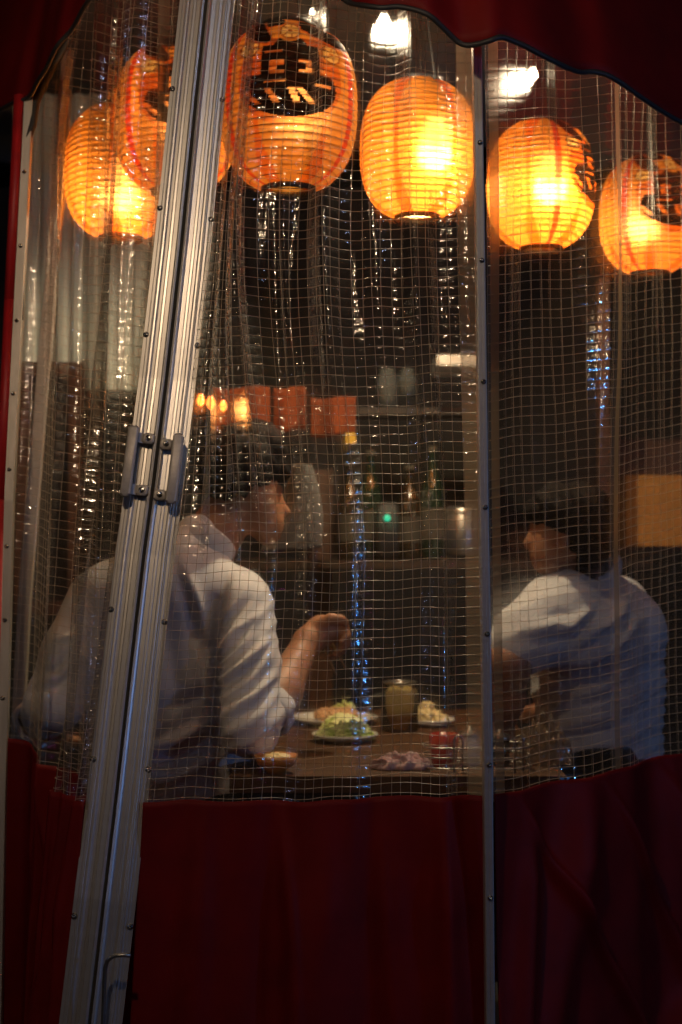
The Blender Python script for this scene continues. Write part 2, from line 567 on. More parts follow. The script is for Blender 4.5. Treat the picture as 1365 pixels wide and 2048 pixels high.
def fast_mesh(name, V, Fc, mat, parent, kind=None, smooth=True, uv=None):
    me = bpy.data.meshes.new(name)
    V = np.asarray(V, np.float32); Fc = np.asarray(Fc, np.int32)
    org = np.array(parent.matrix_basis.translation) if parent is not None else np.zeros(3)
    V = (V - org).astype(np.float32)
    me.vertices.add(len(V)); me.vertices.foreach_set('co', V.ravel())
    k = Fc.shape[1]
    me.loops.add(Fc.size); me.loops.foreach_set('vertex_index', Fc.ravel())
    me.polygons.add(len(Fc)); me.polygons.foreach_set('loop_start', np.arange(0, Fc.size, k, dtype=np.int32))
    me.update(calc_edges=True)
    if smooth: me.shade_smooth()
    if uv is not None:
        lay = me.uv_layers.new(name='UVMap')
        lay.data.foreach_set('uv', np.asarray(uv, np.float32)[Fc.ravel()].ravel())
    me.materials.append(mat)
    o = bpy.data.objects.new(name, me)
    COL.objects.link(o)
    if parent is not None: o.parent = parent
    if kind: o['kind'] = kind
    return o


class Curtain:
    def __init__(s, left, right, cols, rows, umap, folds, wob=0.004, seed=0, skirt_bottom=0.03):
        s.L = edge(left); s.R = edge(right); s.cols = cols; s.rows = rows
        s.umap = umap; s.folds = folds; s.wob = wob
        r = np.random.default_rng(seed)
        s.ph = r.uniform(0, 6.28, 12); s.seed = seed

    def base(s, u, v):
        a = interp(s.L, v); b = interp(s.R, v)
        n = Vector((b.y - a.y, -(b.x - a.x), 0)).normalized()   # towards the camera side
        t = (b - a).normalized()
        return a, b, n, t

    def __call__(s, u, v):
        a, b, n, t = s.base(u, v)
        w = s.umap(u, v)
        p = a.lerp(b, w)
        # folds: (centre u, width, depth m, sideways m, drift, v-envelope fn)
        dn = 0.0; dt = 0.0
        pin = min(1, 8 * u + 0.05) * min(1, 8 * (1 - u) + 0.05)
        for (freq, amp, side, drift, ph, env) in s.folds:
            x = 2 * math.pi * (freq * u + drift * v) + ph + 0.7 * math.sin(3.1 * v + ph)
            e = env(u, v)
            dn += amp * e * math.sin(x)
            dt += side * e * math.cos(x)
        q = s.ph
        dn += s.wob * (math.sin(17 * u + 3.1 * v + q[0]) * math.sin(5.3 * v + q[1]) + 0.6 * math.sin(29 * u - 7 * v + q[2]) * math.sin(11 * v + 5 * u + q[3])
                       + 0.25 * math.sin(61 * u + 13 * v + q[4]) * math.sin(23 * v - 9 * u + q[5]))
        dz = 0.0022 * math.sin(9 * u + q[6] + 4 * v) + 0.0012 * math.sin(31 * u + q[7] + 9 * v)
        return p + n * (dn * pin) + t * (dt * pin) + Vector((0, 0, dz))


def build_curtain(root, C, hem=(), hem_w=0.03, sub=4, thread_r=0.00035, skirt=None, skirt_mat=None, bind=True):
    nu, nv = C.cols * sub, C.rows * sub
    us = np.linspace(0, 1, nu + 1); vv = np.linspace(0, 1, nv + 1)
    G = surf_grid(C, us, vv)                         # rows, cols, 3
    uv = np.stack(np.meshgrid(us * C.cols, vv * C.rows), -1).reshape(-1, 2)
    nr, nc = nv + 1, nu + 1
    r, c = np.meshgrid(np.arange(nr - 1), np.arange(nc - 1), indexing='ij')
    Fc = np.stack([r * nc + c, r * nc + c + 1, (r + 1) * nc + c + 1, (r + 1) * nc + c], -1).reshape(-1, 4)
    fast_mesh('vinyl_sheet', G.reshape(-1, 3), Fc, M['vinyl'], root, uv=uv)
    # threads, slightly proud of the sheet on the street side and with a weaver's wander
    _, _, n, _ = C.base(0.5, 0.5)
    off = np.array(n) * 0.0012
    G2 = G + off
    vl = G2[:, ::sub].transpose(1, 0, 2)[:, ::2]
    hl = G2[::sub, :].copy()
    jr_ = np.random.default_rng(C.seed + 77)
    vl = vl.copy()
    tv = np.linspace(0, 1, vl.shape[1]); th_ = np.linspace(0, 1, hl.shape[1])
    _, _, _, tang = C.base(0.5, 0.5)
    for i in range(vl.shape[0]):
        a_ = jr_.uniform(0.0003, 0.0016); p_ = jr_.uniform(0, 6.28, 2)
        vl[i] += (a_ * (np.sin(9 * tv + p_[0]) + 0.6 * np.sin(23 * tv + p_[1])))[:, None] * np.array(tang)
    for i in range(hl.shape[0]):
        a_ = jr_.uniform(0.0003, 0.0014); p_ = jr_.uniform(0, 6.28, 2)
        hl[i, :, 2] += a_ * (np.sin(7 * th_ + p_[0]) + 0.6 * np.sin(19 * th_ + p_[1]))
    Va, Fa = tubes_np(vl, thread_r)
    Vb, Fb = tubes_np(hl, thread_r)
    V = np.concatenate([Va, Vb]); Fx = np.concatenate([Fa, Fb + len(Va)])
    fast_mesh('thread_grid', V, Fx, M['thread'], root, kind='stuff')
    for (u0, u1) in hem:
        k = 5
        uu = np.linspace(u0, u1, k)
        H = surf_grid(C, uu, vv) + np.array(n) * 0.0035
        uvh = np.stack(np.meshgrid(uu * C.cols, vv * C.rows), -1).reshape(-1, 2)
        r_, c_ = np.meshgrid(np.arange(nr - 1), np.arange(k - 1), indexing='ij')
        Fh = np.stack([r_ * k + c_, r_ * k + c_ + 1, (r_ + 1) * k + c_ + 1, (r_ + 1) * k + c_], -1).reshape(-1, 4)
        fast_mesh('hem_tape', H.reshape(-1, 3), Fh, M['vinyl_hem'], root, uv=uvh)
    return G


def build_skirt(root, C, depth_fn, fold_fn, nu=120, nv=90, z1=0.03, mat=None):
    """Opaque tarpaulin sewn to the lower edge of the vinyl and hanging to the ground."""
    pts = []
    for j in range(nv + 1):
        w = j / nv
        for i in range(nu + 1):
            u = i / nu
            p = C(u, 1.0)
            _, _, n, t = C.base(u, 1.0)
            z = p.z + 0.012 - (p.z - z1) * w
            dn, dt = fold_fn(u, w)
            lean = depth_fn(u, w)
            q = Vector((p.x, p.y, z)) + n * (dn + 0.0035) + Vector(lean)
            pts.append(q + t * dt)
    o = mesh_obj('red_skirt', [tuple(p) for p in pts], sheet_faces(nv + 1, nu + 1), mat or M['red_tarp'], root)
    md = o.modifiers.new('thickness', 'SOLIDIFY'); md.thickness = 0.0015
    return o


one = lambda u, v: 1.0
ident = lambda u, v: u


def umap_center(u, v):
    # gathered against the door stile at the top, evenly spread lower down
    top = (u / 0.30) * 0.13 if u < 0.30 else 0.13 + (u - 0.30) / 0.70 * 0.87
    k = sstep(0.25, 0.74, v)
    return top * (1 - k) + u * k


def env_left(u, v):
    return (1 - sstep(0.24, 0.36, u)) * (1 - sstep(0.45, 0.8, v))


def env_top(u, v):
    return (0.45 + 0.55 * (1 - sstep(0.1, 0.75, v))) * (0.4 + 0.6 * sstep(0.15, 0.4, u))


def env_mid(u, v):
    return 0.25 + 0.75 * math.sin(math.pi * min(1, max(0, v * 1.1))) ** 2


mesh_c = thing('mesh_curtain', 'widest clear mesh-thread vinyl curtain, between the handled stiles and the slim post', 'curtain', (0.0, 2.28, 0))
CC = Curtain([(470, -70, 2.50), (414, 500, 2.42), (372, 850, 2.38), (345, 1100, 2.33), (287, 1620, 2.26)],
             [(949, -70, 2.33), (955, 500, 2.32), (966, 1000, 2.31), (976, 1606, 2.30)],
             35, 86, umap_center,
             [(11.0, 0.012, 0.007, -0.3, 0.6, env_left),
              (3.4, 0.016, 0.004, 0.35, 1.2, env_top),
              (7.3, 0.0075, 0.0022, -0.4, 2.4, env_top),
              (2.2, 0.010, 0.0, 0.5, 4.0, env_mid),
              (19.0, 0.0030, 0.0, 0.6, 0.4, lambda u, v: math.exp(-((u - 0.40) / 0.05) ** 2) * math.exp(-((v - 0.33) / 0.15) ** 2)),
              (21.0, 0.0034, 0.0, -0.4, 1.0, lambda u, v: math.exp(-((u - 0.88) / 0.05) ** 2) * math.exp(-((v - 0.42) / 0.18) ** 2))], wob=0.0035, seed=3)
build_curtain(mesh_c, CC, hem=[(0.945, 0.992)])

mesh_r = thing('mesh_curtain', 'clear mesh-thread vinyl curtain right of the slim post, in front of the hunched man', 'curtain', (0.6, 2.5, 0))
CR = Curtain([(968, -70, 2.33), (974, 500, 2.32), (978, 1000, 2.31), (986, 1604, 2.30)],
             [(1520, -70, 2.98), (1520, 1000, 2.94), (1530, 1485, 2.92)],
             33, 86, ident,
             [(2.6, 0.020, 0.004, 0.25, 0.3, env_top),
              (5.7, 0.008, 0.003, -0.3, 1.4, env_top),
              (1.6, 0.012, 0.0, 0.5, 2.0, env_mid)], wob=0.004, seed=9)
build_curtain(mesh_r, CR, hem=[(0.004, 0.03), (0.37, 0.385)])

mesh_l = thing('mesh_curtain', 'clear mesh-thread vinyl curtain hanging over the inner leaning post at the far left', 'curtain', (-0.6, 2.8, 0))
CL = Curtain([(110, -70, 2.86), (62, 230, 2.84), (48, 560, 2.80), (30, 1000, 2.74), (8, 1482, 2.68)],
             [(348, -70, 2.62), (346, 500, 2.58), (330, 1000, 2.52), (300, 1660, 2.46)],
             24, 84, ident,
             [(3.2, 0.020, 0.010, 0.2, 0.8, lambda u, v: 1.0),
              (6.1, 0.007, 0.003, -0.3, 2.9, lambda u, v: 1.0)], wob=0.004, seed=21)
build_curtain(mesh_l, CL, hem=[(0.90, 0.99)])

mesh_d = thing('mesh_curtain', 'narrow gathered vinyl strip beside the left handled stile, catching a long bluish gleam', 'curtain', (-0.5, 2.5, 0))
CD = Curtain([(196, -70, 2.66), (166, 500, 2.60), (160, 1000, 2.52), (142, 1350, 2.46), (125, 1590, 2.42)],
             [(381, -70, 2.52), (318, 500, 2.43), (268, 870, 2.39), (234, 1100, 2.33), (177, 1620, 2.26)],
             9, 86, lambda u, v: u,
             [(1.5, 0.022, 0.010, 0.3, 3.4, lambda u, v: 1.0),
              (3.4, 0.006, 0.002, -0.3, 0.9, lambda u, v: 1.0)], wob=0.003, seed=5)
build_curtain(mesh_d, CD)


# skirts
def folds_skirt(seed, amp, diag=0.0, n=5):
    """broad slack folds that fan and fade, with a few creases running out of the seam."""
    r = np.random.default_rng(seed)
    cs = [(r.uniform(0.03, 0.97), r.uniform(-0.22, 0.22) + diag, r.uniform(0.02, 0.07), amp * r.uniform(0.4, 1.2), r.uniform(0.4, 1.3)) for _ in range(n * 2)]
    ph = r.uniform(0, 6.28, 6)

    def f(u, w):
        d = amp * 0.9 * w * (math.sin(5.1 * u + ph[0] + 1.5 * w) + 0.5 * math.sin(9.7 * u + ph[1] - 2.2 * w))
        for (c, sl, wd, a, ln) in cs:
            x = (u - c - sl * w + 0.015 * math.sin(6 * w + c * 9)) / (wd * (0.5 + w))
            d += a * math.exp(-x * x) * math.exp(-(w / ln) ** 2) * min(1, 5 * w)
        d += 0.0012 * math.sin(31 * u + 9 * w + ph[2]) * math.sin(17 * w + 6 * u + ph[3])
        return d, 0.0
    return f


def pull(u, w, cu, cw, du, dw, lu, lw, amp):
    """a taut crease from (cu,cw) in direction (du,dw)."""
    x = (u - cu) * du + (w - cw) * dw
    y = -(u - cu) * dw + (w - cw) * du
    return amp * math.exp(-(y / lw) ** 2) * math.exp(-max(0, x - lu) ** 2 * 30) * (1 if x > 0 else math.exp(-(x / 0.05) ** 2))


fc = folds_skirt(4, 0.016)
build_skirt(mesh_c, CC, lambda u, w: (-0.045 * (1 - u) * w * 0.9, -0.06 * w, 0), fc, nu=160)
fr_ = folds_skirt(6, 0.020, diag=0.5)


def fold_r(u, w):
    d, t = fr_(u, w)
    d += pull(u, w, 0.02, 0.0, 0.25, -0.97, -1, 0.035, 0.0)
    d += 0.035 * math.exp(-((u - 0.28 + 0.30 * w) / 0.055) ** 2) * (1 - 0.5 * w) * min(1, 6 * w)
    d += 0.020 * math.exp(-((u - 0.12 + 0.14 * w) / 0.03) ** 2) * min(1, 6 * w)
    d += 0.05 * math.exp(-((w - 0.50 - 0.45 * (0.75 - u) + 0.0) / 0.05) ** 2) * sstep(0.25, 0.6, u)
    d += 0.035 * math.exp(-((w - 0.66 - 0.5 * (0.7 - u)) / 0.035) ** 2) * sstep(0.15, 0.4, u)
    return d, t


build_skirt(mesh_r, CR, lambda u, w: (0, -0.08 * w, 0), fold_r, nu=160, nv=120)
build_skirt(mesh_l, CL, lambda u, w: (-0.02 * w, -0.05 * w, 0), folds_skirt(8, 0.02, 0.2), nu=80)
build_skirt(mesh_d, CD, lambda u, w: (-0.06 * w, -0.06 * w, 0), folds_skirt(9, 0.012), nu=40)

# black edging cord of the far-left curtain
eb = MB()
cord = [(182, -20, 2.82), (150, 45, 2.82), (118, 105, 2.82), (88, 160, 2.82), (70, 205, 2.81), (66, 250, 2.80), (55, 275, 2.80), (52, 330, 2.80),
        (50, 420, 2.79), (46, 520, 2.78), (44, 640, 2.76)]
eb.tube([P(*c) for c in cord], [0.012, 0.011, 0.012, 0.012, 0.010, 0.008, 0.009, 0.006, 0.005, 0.004, 0.003], 8)
eb.build('edging_cord', M['black'], mesh_l)


# ------------------------------------------------------------------ aluminium stiles, posts
def sweep(path, prof, xdirs, ydirs):
    """path: points; prof: (a,b) closed outline; a along xdir, b along ydir (towards the street)."""
    V = []
    n = len(prof)
    for p, xd, yd in zip(path, xdirs, ydirs):
        for (a, b) in prof:
            V.append(p + xd * a + yd * b)
    Fc = [(i * n + k, i * n + (k + 1) % n, (i + 1) * n + (k + 1) % n, (i + 1) * n + k) for i in range(len(path) - 1) for k in range(n)]
    Fc += [tuple(range(n - 1, -1, -1)), tuple((len(path) - 1) * n + k for k in range(n))]
    return V, Fc


def screw(parent, p, nrm, r=0.0042):
    m = MB()
    q = nrm.to_track_quat('Z', 'Y').to_matrix().to_4x4()
    m.lathe(p, [(r * 1.25, 0.0), (r * 1.2, 0.0008), (r, 0.0018), (r * 0.7, 0.0032), (r * 0.35, 0.0038), (r * 0.3, 0.003), (0.0001, 0.0028)], 14, q)
    return m.build('screw', M['screw'], parent)


W = 0.047
#  outline of one stile: flange for the vinyl on the outer side, ribbed channel, raised lip by the gap
half = [(0.000, -0.020), (0.000, 0.011), (0.0035, 0.0125), (0.0065, 0.011), (0.0075, 0.004),
        (0.0150, 0.004), (0.0152, 0.0028), (0.0158, 0.0028), (0.0160, 0.004),
        (0.0200, 0.0045), (0.0203, 0.0030), (0.0208, 0.0030), (0.0211, 0.0048), (0.0260, 0.0048),
        (0.0280, 0.0085), (0.0310, 0.0090), (0.0316, 0.0072), (0.0322, 0.0072), (0.0328, 0.0090), (0.0345, 0.0088),
        (0.0355, 0.0045), (0.0395, 0.0045), (0.0398, 0.0036), (0.0403, 0.0036), (0.0406, 0.0045), (0.0465, 0.0045), (0.0465, -0.020)]
gapline = [(419, -40, 2.50), (392, 220, 2.46), (364, 500, 2.42), (335, 760, 2.39), (305, 1000, 2.35), (290, 1110, 2.335), (262, 1350, 2.30), (234, 1600, 2.265), (210, 1800, 2.24), (181, 2048, 2.22), (160, 2250, 2.20), (135, 2500, 2.18)]
gap_pts = [P(*g) for g in gapline]
left_st = thing('door_stile', 'left ribbed aluminium door stile with a pull handle on its outer side', 'door frame', tuple(gap_pts[0]))
right_st = thing('door_stile', 'right ribbed aluminium door stile of the pair, with handle and bent drop rod low down', 'door frame', tuple(gap_pts[0]))


def stile(root, sgn):
    path = gap_pts
    yaw = 0.10 * sgn
    xd = Vector((sgn * math.cos(yaw), math.sin(abs(yaw)), 0)).normalized()
    dirs_x, dirs_y = [], []
    for i, p in enumerate(path):
        t = (path[min(i + 1, len(path) - 1)] - path[max(i - 1, 0)]).normalized()
        x = (xd - t * xd.dot(t)).normalized()
        y = x.cross(t) * sgn
        if y.y > 0: y = -y
        dirs_x.append(x); dirs_y.append(y)
    prof = [(a + 0.0018, b) for a, b in half]
    V, Fc = sweep(path, prof, dirs_x, dirs_y)
    o = mesh_obj('stile_bar', V, Fc, M['alu'], root, smooth=False)
    bv = o.modifiers.new('edge', 'BEVEL'); bv.width = 0.0004; bv.segments = 1; bv.limit_method = 'ANGLE'
    return dirs_x, dirs_y


LX, LY = stile(left_st, -1)
RX, RY = stile(right_st, 1)


def on_stile(py, side, a, b):
    """point on the stile at photo height py, a metres from the gap, b metres proud."""
    for i in range(len(gapline) - 1):
        if gapline[i][1] <= py <= gapline[i + 1][1]:
            k = (py - gapline[i][1]) / (gapline[i + 1][1] - gapline[i][1])
            p = gap_pts[i].lerp(gap_pts[i + 1], k)
            x = (LX if side < 0 else RX)[i]; y = (LY if side < 0 else RY)[i]
            t = (gap_pts[i] - gap_pts[i + 1]).normalized()
            return p + x * (a + 0.0018) + y * b, x, y, t
    raise ValueError


for py in (182, 421, 674, 1225, 1524, 1838):
    p, x, y, t = on_stile(py, -1, 0.0425, 0.0045)
    screw(left_st, p, y)
for py in (196, 436, 688, 1240, 1535, 1848):
    p, x, y, t = on_stile(py, 1, 0.0425, 0.0045)
    screw(right_st, p, y)


def handle(root, side, py0, py1, a_grip, a_foot):
    h = empty('pull_handle', (0, 0, 0)); h.parent = root
    h.matrix_basis = Matrix.Translation((0, 0, 0))
    org = Vector(root.location)
    def place(mb, name, mat):
        me_o = mb.build(name, mat, None)
        for v in me_o.data.vertices: v.co -= org
        me_o.parent = h
        return sharp(me_o, 40)
    p0, x, y, t = on_stile(py0, side, 0, 0)
    p1, _, _, _ = on_stile(py1, side, 0, 0)
    R = Matrix((x, t.cross(x) * 1.0, t)).transposed()
    ax = (p0 - p1).normalized()
    x = (x - ax * x.dot(ax)).normalized(); yy = y
    yy = (y - ax * y.dot(ax)); yy = (yy - x * yy.dot(x)).normalized()
    R = Matrix((x, yy, ax)).transposed().to_4x4()
    ln = (p0 - p1).length
    mid = (p0 + p1) / 2
    g = MB(); g.box(mid + x * a_grip + yy * 0.031, (0.0185, 0.011, ln), R, bevel=0.0045)
    place(g, 'grip', M['handle'])
    for k in (-1, 1):
        c = mid + ax * (k * (ln / 2 - 0.016))
        f = MB()
        f.box(c + x * a_foot + yy * 0.0135, (0.020, 0.011, 0.018), R, bevel=0.003)
        # neck: slopes from the foot up to the grip
        s_ = 1 if a_grip > a_foot else -1
        qs = []
        for (aa, bb, hh) in ((a_foot + s_ * 0.006, 0.009, 0.017), (a_foot + s_ * 0.013, 0.013, 0.017), (a_grip - s_ * 0.002, 0.024, 0.019), (a_grip + s_ * 0.002, 0.029, 0.019)):
            qs.append((c + x * aa + yy * bb, hh))
        V = []
        for (q, hh) in qs:
            for (dz, db) in ((-1, -1), (1, -1), (1, 1), (-1, 1)):
                V.append(q + ax * (dz * hh / 2 - k * 0.0) + yy * (db * 0.0045))
        Fc = [(i * 4 + j, i * 4 + (j + 1) % 4, (i + 1) * 4 + (j + 1) % 4, (i + 1) * 4 + j) for i in range(3) for j in range(4)]
        Fc += [(0, 3, 2, 1), (12, 13, 14, 15)]
        f.add(V, Fc)
        place(f, 'handle_foot', M['handle'])
        s2 = MB()
        q = yy.to_track_quat('Z', 'Y').to_matrix().to_4x4()
        s2.lathe(c + x * a_foot + yy * 0.0190, [(0.0052, 0), (0.0050, 0.0012), (0.0036, 0.0016), (0.0034, 0.0004), (0.0022, 0.0006), (0.0018, 0.0022), (0.0001, 0.0026)], 16, q)
        place(s2, 'handle_screw', M['screw'])


handle(left_st, -1, 866, 1005, 0.036, 0.013)
handle(right_st, 1, 874, 1011, 0.030, 0.010)

# bent drop rod on the right stile
p, x, y, t = on_stile(1912, 1, 0.030, 0.016)
rod = MB()
pts = [P(262, 1911, p.y - 0.03), P(245, 1910, p.y - 0.03), P(232, 1911, p.y - 0.03), P(222, 1915, p.y - 0.03), P(215, 1922, p.y - 0.028), P(211, 1935, p.y - 0.026), P(209, 1965, p.y - 0.025), P(206, 2060, p.y - 0.025), P(200, 2300, p.y - 0.03)]
rod.tube(pts, 0.0033, 10)
rod.build('drop_rod', M['steel'], right_st)


def simple_post(name, label, cat, pts, width, prof_depth, mat, screws=(), scr_off=0.5, flat=False, parts=None):
    root = thing(name, label, cat, tuple(P(*pts[-1])))
    path = [P(*q) for q in pts]
    w = width
    if flat:
        prof = [(0, -prof_depth), (0, 0), (w * 0.05, 0.0008), (w * 0.95, 0.0008), (w, 0), (w, -prof_depth)]
    else:
        prof = [(0, -prof_depth), (0, 0.0), (w * 0.12, 0.0014), (w * 0.38, 0.0014), (w * 0.42, 0.0002), (w * 0.55, 0.0002), (w * 0.60, 0.0014), (w * 0.88, 0.0014), (w, 0), (w, -prof_depth)]
    xs, ys = [], []
    for i in range(len(path)):
        t = (path[min(i + 1, len(path) - 1)] - path[max(i - 1, 0)]).normalized()
        x0 = Vector((1, 0.05, 0)); x = (x0 - t * x0.dot(t)).normalized()
        yv = x.cross(t); yv = -yv if yv.y > 0 else yv
        xs.append(x); ys.append(yv)
    V, Fc = sweep(path, prof, xs, ys)
    mesh_obj('bar', V, Fc, mat, root, smooth=False)
    for py in screws:
        for i in range(len(pts) - 1):
            if pts[i][1] <= py <= pts[i + 1][1]:
                k = (py - pts[i][1]) / (pts[i + 1][1] - pts[i][1])
                q = path[i].lerp(path[i + 1], k) + xs[i] * w * scr_off + ys[i] * 0.0012
                screw(root, q, ys[i], 0.0036)
    return root


simple_post('slim_post', 'slim upright aluminium post dividing the middle and right curtains', 'post',
            [(946, 60, 2.285), (952, 400, 2.28), (960, 1000, 2.27), (968, 1500, 2.26), (973, 2060, 2.25), (976, 2600, 2.24)],
            0.0140, 0.02, M['alu'], (286, 522, 765, 1015, 1269, 1530, 1797), 0.6)
lp = simple_post('edge_post', 'pale aluminium strip with screws at the far left edge, red band beside it', 'post',
            [(49, 190, 2.80), (28, 600, 2.76), (8, 1000, 2.70), (2, 1240, 2.68), (-8, 1600, 2.64), (-20, 2200, 2.60), (-30, 2600, 2.58)],
            0.0175, 0.02, M['alu_dull'], (345, 493, 642, 790, 940, 1093, 1240, 1398), 0.45, flat=True)
rs = MB()
for (a, b) in [((30, 190, 2.80), (10, 600, 2.76)), ((10, 600, 2.76), (-8, 1000, 2.70)), ((-8, 1000, 2.70), (-30, 2300, 2.6))]:
    A, B = P(*a), P(*b)
    rs.tube([A + Vector((0.008, 0.005, 0)), B + Vector((0.008, 0.005, 0))], 0.0105, 6)
rs.build('red_band', M['red_strip'], lp)
simple_post('inner_post', 'leaning pale aluminium post seen through the far left vinyl curtain', 'post',
            [(122, 100, 3.10), (115, 230, 3.09), (103, 400, 3.07), (77, 700, 3.04), (58, 930, 3.01), (36, 1200, 2.98), (20, 1500, 2.95), (-10, 2000, 2.9), (-30, 2400, 2.86)],
            0.026, 0.02, M['alu_dull'], flat=True)

# ------------------------------------------------------------------ awning
aw = thing('awning', 'dark red tarpaulin awning with scalloped black-piped edge across the top of the stall', 'awning', (0.3, 2.2, 2.1))
edge_pts = [(600, -60, 2.24), (640, -42, 2.23), (690, -6, 2.22), (720, 11, 2.21), (760, 22, 2.20), (800, 17, 2.19), (850, 30, 2.18), (890, 57, 2.18), (930, 84, 2.18), (975, 84, 2.18),
            (1005, 78, 2.19), (1040, 92, 2.21), (1090, 120, 2.24), (1150, 140, 2.28), (1190, 140, 2.31), (1230, 158, 2.34), (1290, 200, 2.40), (1365, 252, 2.50), (1460, 300, 2.62), (1600, 360, 2.85)]


def spline(pts, n):
    pts = np.array(pts, float)
    t = np.arange(len(pts))
    out = []
    for s_ in np.linspace(0, len(pts) - 1.0001, n):
        i = int(s_); k = s_ - i
        p0, p1, p2, p3 = pts[max(i - 1, 0)], pts[i], pts[i + 1], pts[min(i + 2, len(pts) - 1)]
        out.append(0.5 * ((2 * p1) + (-p0 + p2) * k + (2 * p0 - 5 * p1 + 4 * p2 - p3) * k * k + (-p0 + 3 * p1 - 3 * p2 + p3) * k ** 3))
    return [Vector(o) for o in out]


def valance(ep, name, up, back, mat, n=120, rows=24, amp=0.01, seed=1):
    e = spline([tuple(P(*q)) for q in ep], n)
    r = np.random.default_rng(seed); ph = r.uniform(0, 6.28, 4)
    V = []
    for j in range(rows + 1):
        w = j / rows
        for i, p in enumerate(e):
            s_ = i / n
            d = amp * (math.sin(19 * s_ + ph[0] + w) + 0.5 * math.sin(43 * s_ + ph[1] + 2 * w)) * (1 - 0.5 * w)
            zt = 2.62
            V.append(Vector((p.x * (1 - 0.06 * w), p.y - d + back * w ** 1.3, p.z + (zt - p.z) * w * up)))
    o = mesh_obj(name, [tuple(v) for v in V], sheet_faces(rows + 1, n), mat, aw)
    md = o.modifiers.new('thickness', 'SOLIDIFY'); md.thickness = 0.002
    pm = MB()
    pm.tube([Vector((p.x, V[i].y - 0.002, p.z)) for i, p in enumerate(e)], 0.0045, 8)
    pm.build('black_piping', M['black'], aw)
    return o


valance(edge_pts, 'front_valance', 1.0, 0.25, M['red_tarp'])
left_edge = [(330, -200, 2.35), (260, -100, 2.45), (186, -12, 2.55), (140, 60, 2.62), (105, 120, 2.68), (75, 165, 2.74), (45, 200, 2.80), (10, 218, 2.86), (-60, 250, 3.0), (-160, 290, 3.2)]
valance(left_edge, 'side_valance', 1.0, 0.12, M['red_tarp'], seed=4)
# roof sheet above, seen from inside as the ceiling
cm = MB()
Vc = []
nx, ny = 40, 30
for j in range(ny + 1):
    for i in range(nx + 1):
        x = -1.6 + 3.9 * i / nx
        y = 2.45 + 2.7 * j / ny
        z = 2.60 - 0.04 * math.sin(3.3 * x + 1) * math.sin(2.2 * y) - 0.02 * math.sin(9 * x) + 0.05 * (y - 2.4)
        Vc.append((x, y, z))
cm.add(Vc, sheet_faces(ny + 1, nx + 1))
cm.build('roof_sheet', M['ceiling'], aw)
# black webbing strap lacing at the top left corner
st = thing('strap', 'dark webbing strap slanting under the awning at the top left corner', 'strap', tuple(P(150, 60, 2.85)))
sb = MB()
sb.tube([P(178, -30, 2.78), P(140, 40, 2.80), P(95, 115, 2.82), (P(60, 185, 2.84))], 0.007, 6)
sb.build('webbing', M['black'], st)
sb = MB()
sb.tube([P(168, -40, 2.86), P(128, 30, 2.87), P(92, 100, 2.88)], 0.006, 6)
sb.build('orange_rope', M['banner'], st)

# ------------------------------------------------------------------ lanterns
H, RAD = 0.30, 0.128


